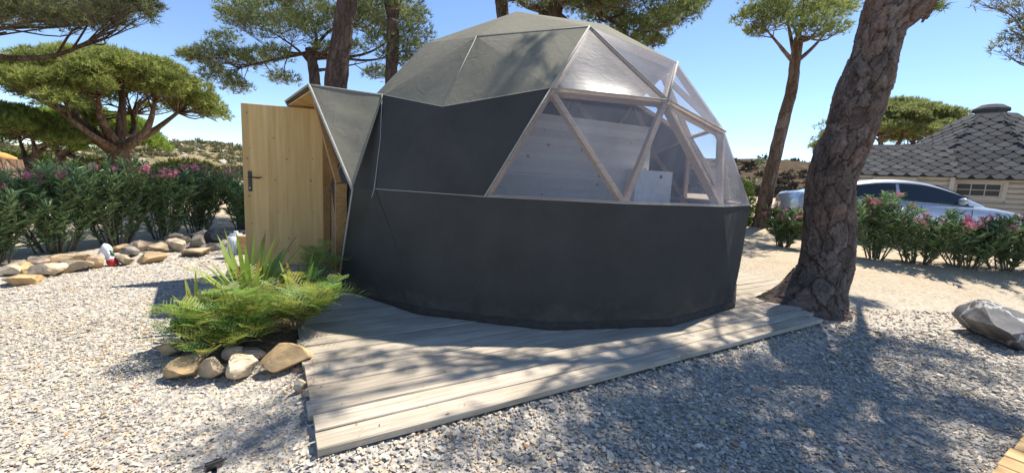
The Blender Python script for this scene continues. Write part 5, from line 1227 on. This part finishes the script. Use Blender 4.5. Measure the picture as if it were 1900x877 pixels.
# ------------------------------------------------------------------ cabin
def cabin():
    gz = .40; eave = 2.12; cap_z = 4.25
    C = np.array(at(1836, 220, 13.7))[:2]
    toc = unit(-C); a0 = math.atan2(toc[1], toc[0])+.02; n = 8; Re = 2.98; Rw = 2.62; apz = 4.72
    t = thing('log_cabin', 'cream log cabin with grey hexagon shingled octagonal roof behind the car', 'cabin', (C[0], C[1], gz))
    ang = [a0+math.pi/8+math.pi/4*k for k in range(n)]
    ew = [np.array([C[0]+Re*math.cos(a), C[1]+Re*math.sin(a), eave]) for a in ang]; ap = np.array([C[0], C[1], apz])
    rt_ = .80  # roof stops at this fraction under the cap
    hexm = {}
    def shingle_face(P0, P1, P2, P3, roof, w=.35, hrow=.175):
        """quad/triangle roof face: eave P0->P1, top P3->P2"""
        ex = unit(P1-P0); up_ = (P3+P2)/2-(P0+P1)/2; up_ = up_-ex*(up_ @ ex); H_ = np.linalg.norm(up_); ey = up_/H_; nz = unit(np.cross(ex, ey)); nz = nz if nz[2] > 0 else -nz
        if 'm' not in hexm:
            hw, hh = w/2-.004, hrow*.98; pts = [(-hw, 0), (-hw*.5, -hh*.85), (hw*.5, -hh*.85), (hw, 0), (hw, hh*.62), (-hw, hh*.62)]
            V = np.array([[x, y, -.004-.03*y*0] for x, y in pts]+[[x, y, .010-.05*(y+hh*.85)] for x, y in pts]); V[:6, 2] = V[6:, 2]-.012
            F = [np.array([[6, 7, 8], [6, 8, 9], [6, 9, 10], [6, 10, 11], [0, 2, 1], [0, 3, 2], [0, 4, 3], [0, 5, 4]]), np.array([[i, (i+1) % 6, 6+(i+1) % 6, 6+i] for i in range(6)])]; hexm['m'] = npmesh('shingle', V, F); hexm['m'].materials.append(M['shingle'])
        rows = int(H_/hrow)
        mt = Matrix(((ex[0], ey[0], nz[0], 0), (ex[1], ey[1], nz[1], 0), (ex[2], ey[2], nz[2], 0), (0, 0, 0, 1)))
        rl, rr_ = np.dot(P3-P0, ex), np.dot(P2-P0, ex); B = np.linalg.norm(P1-P0)
        for r_ in range(rows):
            yy = (r_+.35)*hrow; f = min(1, yy/H_); xl, xr = rl*f, B+(rr_-B)*f; off = (w/2 if r_ % 2 else 0); x = math.floor((xl-B/2)/w)*w+off+B/2
            while x < xr+.02:
                if xl-.02 < x < xr+.02 and xr-xl > .1:
                    hwd = w/2-.004; fl, fr = max(-hwd, xl-x-.01), min(hwd, xr-x+.01)
                    p = P0+ex*x+ey*yy+nz*(.012+.0006*((r_*7+int(x*10)) % 5)); o = obj('shingle', hexm['m'], None, roof)
                    lm = Matrix.Translation(Vector(p)-wpos(roof)) @ mt
                    s_ = min(1.0, (min(hwd, xr-x)+min(hwd, x-xl))/(2*hwd)+.04); o.matrix_local = lm @ Matrix.Diagonal((max(.25, s_), 1, 1, 1))
                x += w
    roof = None
    for k in range(n):
        k1 = (k+1) % n; P0, P1 = ew[k1], ew[k]; T0, T1 = P0+(ap-P0)*rt_, P1+(ap-P1)*rt_
        th = np.array([0, 0, -.05]); V = np.array([P0, P1, T1, T0, P0+th, P1+th, T1+th, T0+th]); o = part('roof', V, BOXF, M['felt'], t)
        fc = (P0+P1)/2; vis = (fc[:2]-C) @ toc
        if vis > .2*Re*.5: shingle_face(P0, P1, T1, T0, o)
    # roof cap: an octagonal hat over the smoke hole
    rc = .44
    cv, cf = [], []
    for (rr_, z) in ((rc*.82, apz-.62), (rc*.86, apz-.40), (rc*1.02, apz-.40), (rc*.98, apz-.33), (rc*.55, apz-.20), (.05, apz-.17)): cv += [[C[0]+rr_*math.cos(a), C[1]+rr_*math.sin(a), z] for a in ang]
    for q_ in range(5): cf += [[q_*n+i, q_*n+(i+1) % n, (q_+1)*n+(i+1) % n, (q_+1)*n+i] for i in range(n)]
    part('roof_cap', cv, np.array(cf), M['shingle'], t)
    ww = [np.array([C[0]+Rw*math.cos(a), C[1]+Rw*math.sin(a), gz]) for a in ang]
    lh = .145
    def wall_face(A0, A1, wins, zt_):
        ex = A1-A0; L = np.linalg.norm(ex); ex /= L; nz = np.array([ex[1], -ex[0], 0]); nz = nz if nz[:2] @ toc > 0 else -nz
        core = part('wall', *box(A0-nz*.09, ex*L, nz*.06, (0, 0, zt_-gz)), M['trim'], t)
        zz = gz
        while zz < zt_-.02:
            h_ = min(lh-.006, zt_-zz); segs = [(0, L)]
            for (x0, x1, z0, z1) in wins:
                if zz+h_ > z0-.1 and zz < z1+.1: segs = [s for a, b in segs for s in ((a, min(b, x0-.09)), (max(a, x1+.09), b)) if s[1]-s[0] > .02]
            for a, b in segs:
                n_ = 7; pr = [(-.03, 0)]+[(.006+.036*math.sin(math.pi*i/(n_-1)), h_*i/(n_-1)) for i in range(n_)]+[(-.03, h_)]
                V = [A0+ex*a+nz*o_+np.array([0, 0, zz-gz+z_]) for o_, z_ in pr]+[A0+ex*b+nz*o_+np.array([0, 0, zz-gz+z_]) for o_, z_ in pr]; m_ = len(pr); i = np.arange(m_-1)
                part('log', V, [np.stack([i, i+1, m_+i+1, m_+i], 1)], M['log'], core, True)
            zz += lh
        for (x0, x1, z0, z1) in wins:
            wdw = part('window', *box(A0+ex*x0-nz*.02+np.array([0, 0, z0-gz]), ex*(x1-x0), nz*.005, (0, 0, z1-z0)), M['curtain'], t)
            fr = .045
            for (a, b, c_, d_, nm, pj) in ((x0-.09, x1+.09, z1, z1+.085, 'window_trim', .062), (x0-.09, x1+.09, z0-.085, z0, 'window_trim', .062), (x0-.09, x0, z0, z1, 'window_trim', .059), (x1, x1+.09, z0, z1, 'window_trim', .059), (x0, x1, z1-fr, z1, 'frame', .04), (x0, x1, z0, z0+fr, 'frame', .04), (x0, x0+fr, z0+fr, z1-fr, 'frame', .038), (x1-fr, x1, z0+fr, z1-fr, 'frame', .038)):
                part(nm, *box(A0+ex*a+nz*-.01+np.array([0, 0, c_-gz]), ex*(b-a), nz*(pj+.01), (0, 0, d_-c_)), M['trim'], wdw)
            xs = np.linspace(x0+fr, x1-fr, 4); zs = np.linspace(z0+fr, z1-fr, 3)
            for q_ in (1, 2): part('mullion', *box(A0+ex*(xs[q_]-.011)+nz*.002+np.array([0, 0, z0+fr-gz]), ex*.022, nz*.03, (0, 0, z1-z0-2*fr)), M['trim'], wdw)
            part('mullion', *box(A0+ex*(x0+fr)+nz*.004+np.array([0, 0, zs[1]-.011-gz]), ex*(x1-x0-2*fr), nz*.025, (0, 0, .022)), M['trim'], wdw)
            for i in range(3):
                for j in range(2): part('pane', *box(A0+ex*xs[i]+nz*.006+np.array([0, 0, zs[j]-gz]), ex*(xs[i+1]-xs[i]), nz*.006, (0, 0, zs[j+1]-zs[j])), M['pane'], wdw)
        for e_ in (A0, A1): part('corner_board', *box(e_-ex*.05-nz*.0, ex*.1, nz*.075, (0, 0, zt_-gz-.004)), M['trim'], t)
    side = 2*Rw*math.sin(math.pi/8)
    for k in range(n):
        A0, A1 = ww[k], ww[(k+1) % n]; mid = (A0+A1)/2; v_ = (mid[:2]-C) @ toc
        wins = [(side*.5-.46, side*.5+.46, 1.56, 1.97)] if v_ > .6*Rw else []
        if v_ > -.3*Rw: wall_face(A0, A1, wins, eave-.03)
        else: part('wall', *box(A0, A1-A0, unit(C-mid[:2]).tolist()+[0], (0, 0, eave-.05-gz)) if False else box(A0, A1-A0, np.append(unit(C-mid[:2])*.06, 0), (0, 0, eave-.05-gz)), M['trim'], t)
    # annex running toward the left
    e0 = np.array(at(1742, 326, 12.0)); e1 = np.array(at(1520, 320, 13.5)); e0[2] = e1[2] = eave
    ex = unit(e1-e0); ex[2] = 0; ex = unit(ex); nb = np.array([-ex[1], ex[0], 0]); nb = nb if nb @ np.append(toc, 0) < 0 else -nb
    La = np.linalg.norm((e1-e0)[:2]); rise = 1.0; run = 1.35
    fb = e0-ex*.35; r0 = fb+nb*run+np.array([0, 0, rise]); Lf = La+.35
    V = np.array([fb, fb+ex*Lf, fb+ex*Lf+nb*run+[0, 0, rise], r0]); th = np.array([0, 0, -.05]); o = part('roof', np.concatenate([V, V+th]), BOXF, M['felt'], t)
    shingle_face(V[0], V[1], V[2], V[3], o)
    bk = r0+nb*run-np.array([0, 0, rise]); V2 = np.array([r0, r0+ex*Lf, bk+ex*Lf, bk]); part('roof', np.concatenate([V2, V2+th]), BOXF, M['felt'], t)
    wA = fb+nb*.3; wA[2] = gz; wB = wA+ex*(Lf-.25); wall_face(wA, wB, [(Lf*.30-.1, Lf*.30+.72, 1.56, 1.97)], eave+.1)
    gb = np.array([wB, wB+nb*(2*run-.6), wB+nb*(2*run-.6)+[0, 0, eave-gz], wB+nb*(run-.3)+[0, 0, eave-gz+rise*.95], wB+[0, 0, eave-gz]]); gb2 = gb-ex*.05
    part('gable', np.concatenate([gb, gb2]), [np.array([[0, 1, 2], [0, 2, 3], [0, 3, 4], [5, 7, 6], [5, 8, 7], [5, 9, 8]])], M['log'], t)
cabin()
# small white plant tag in the hedge
g = ong(1698, 478); t = thing('plant_tag', 'small white plant tag staked below the hedge', 'tag', tuple(g))
me = bevel_box_mesh('plate', .10, .006, .045, .002); o = obj('plate', me, M['white'], t, (0, -.35, .07)); o.rotation_euler = (-.4, 0, .1)
V, F = tube([[g.x, g.y-.345, g.z-.02], [g.x, g.y-.345, g.z+.07]], .004, 6); part('stake', V, F, M['steel'], t)
print('tris', sum(len(p.loop_triangles) if p.loop_triangles else sum(len(q.vertices)-2 for q in p.polygons) for p in bpy.data.meshes) if False else len(bpy.data.objects))
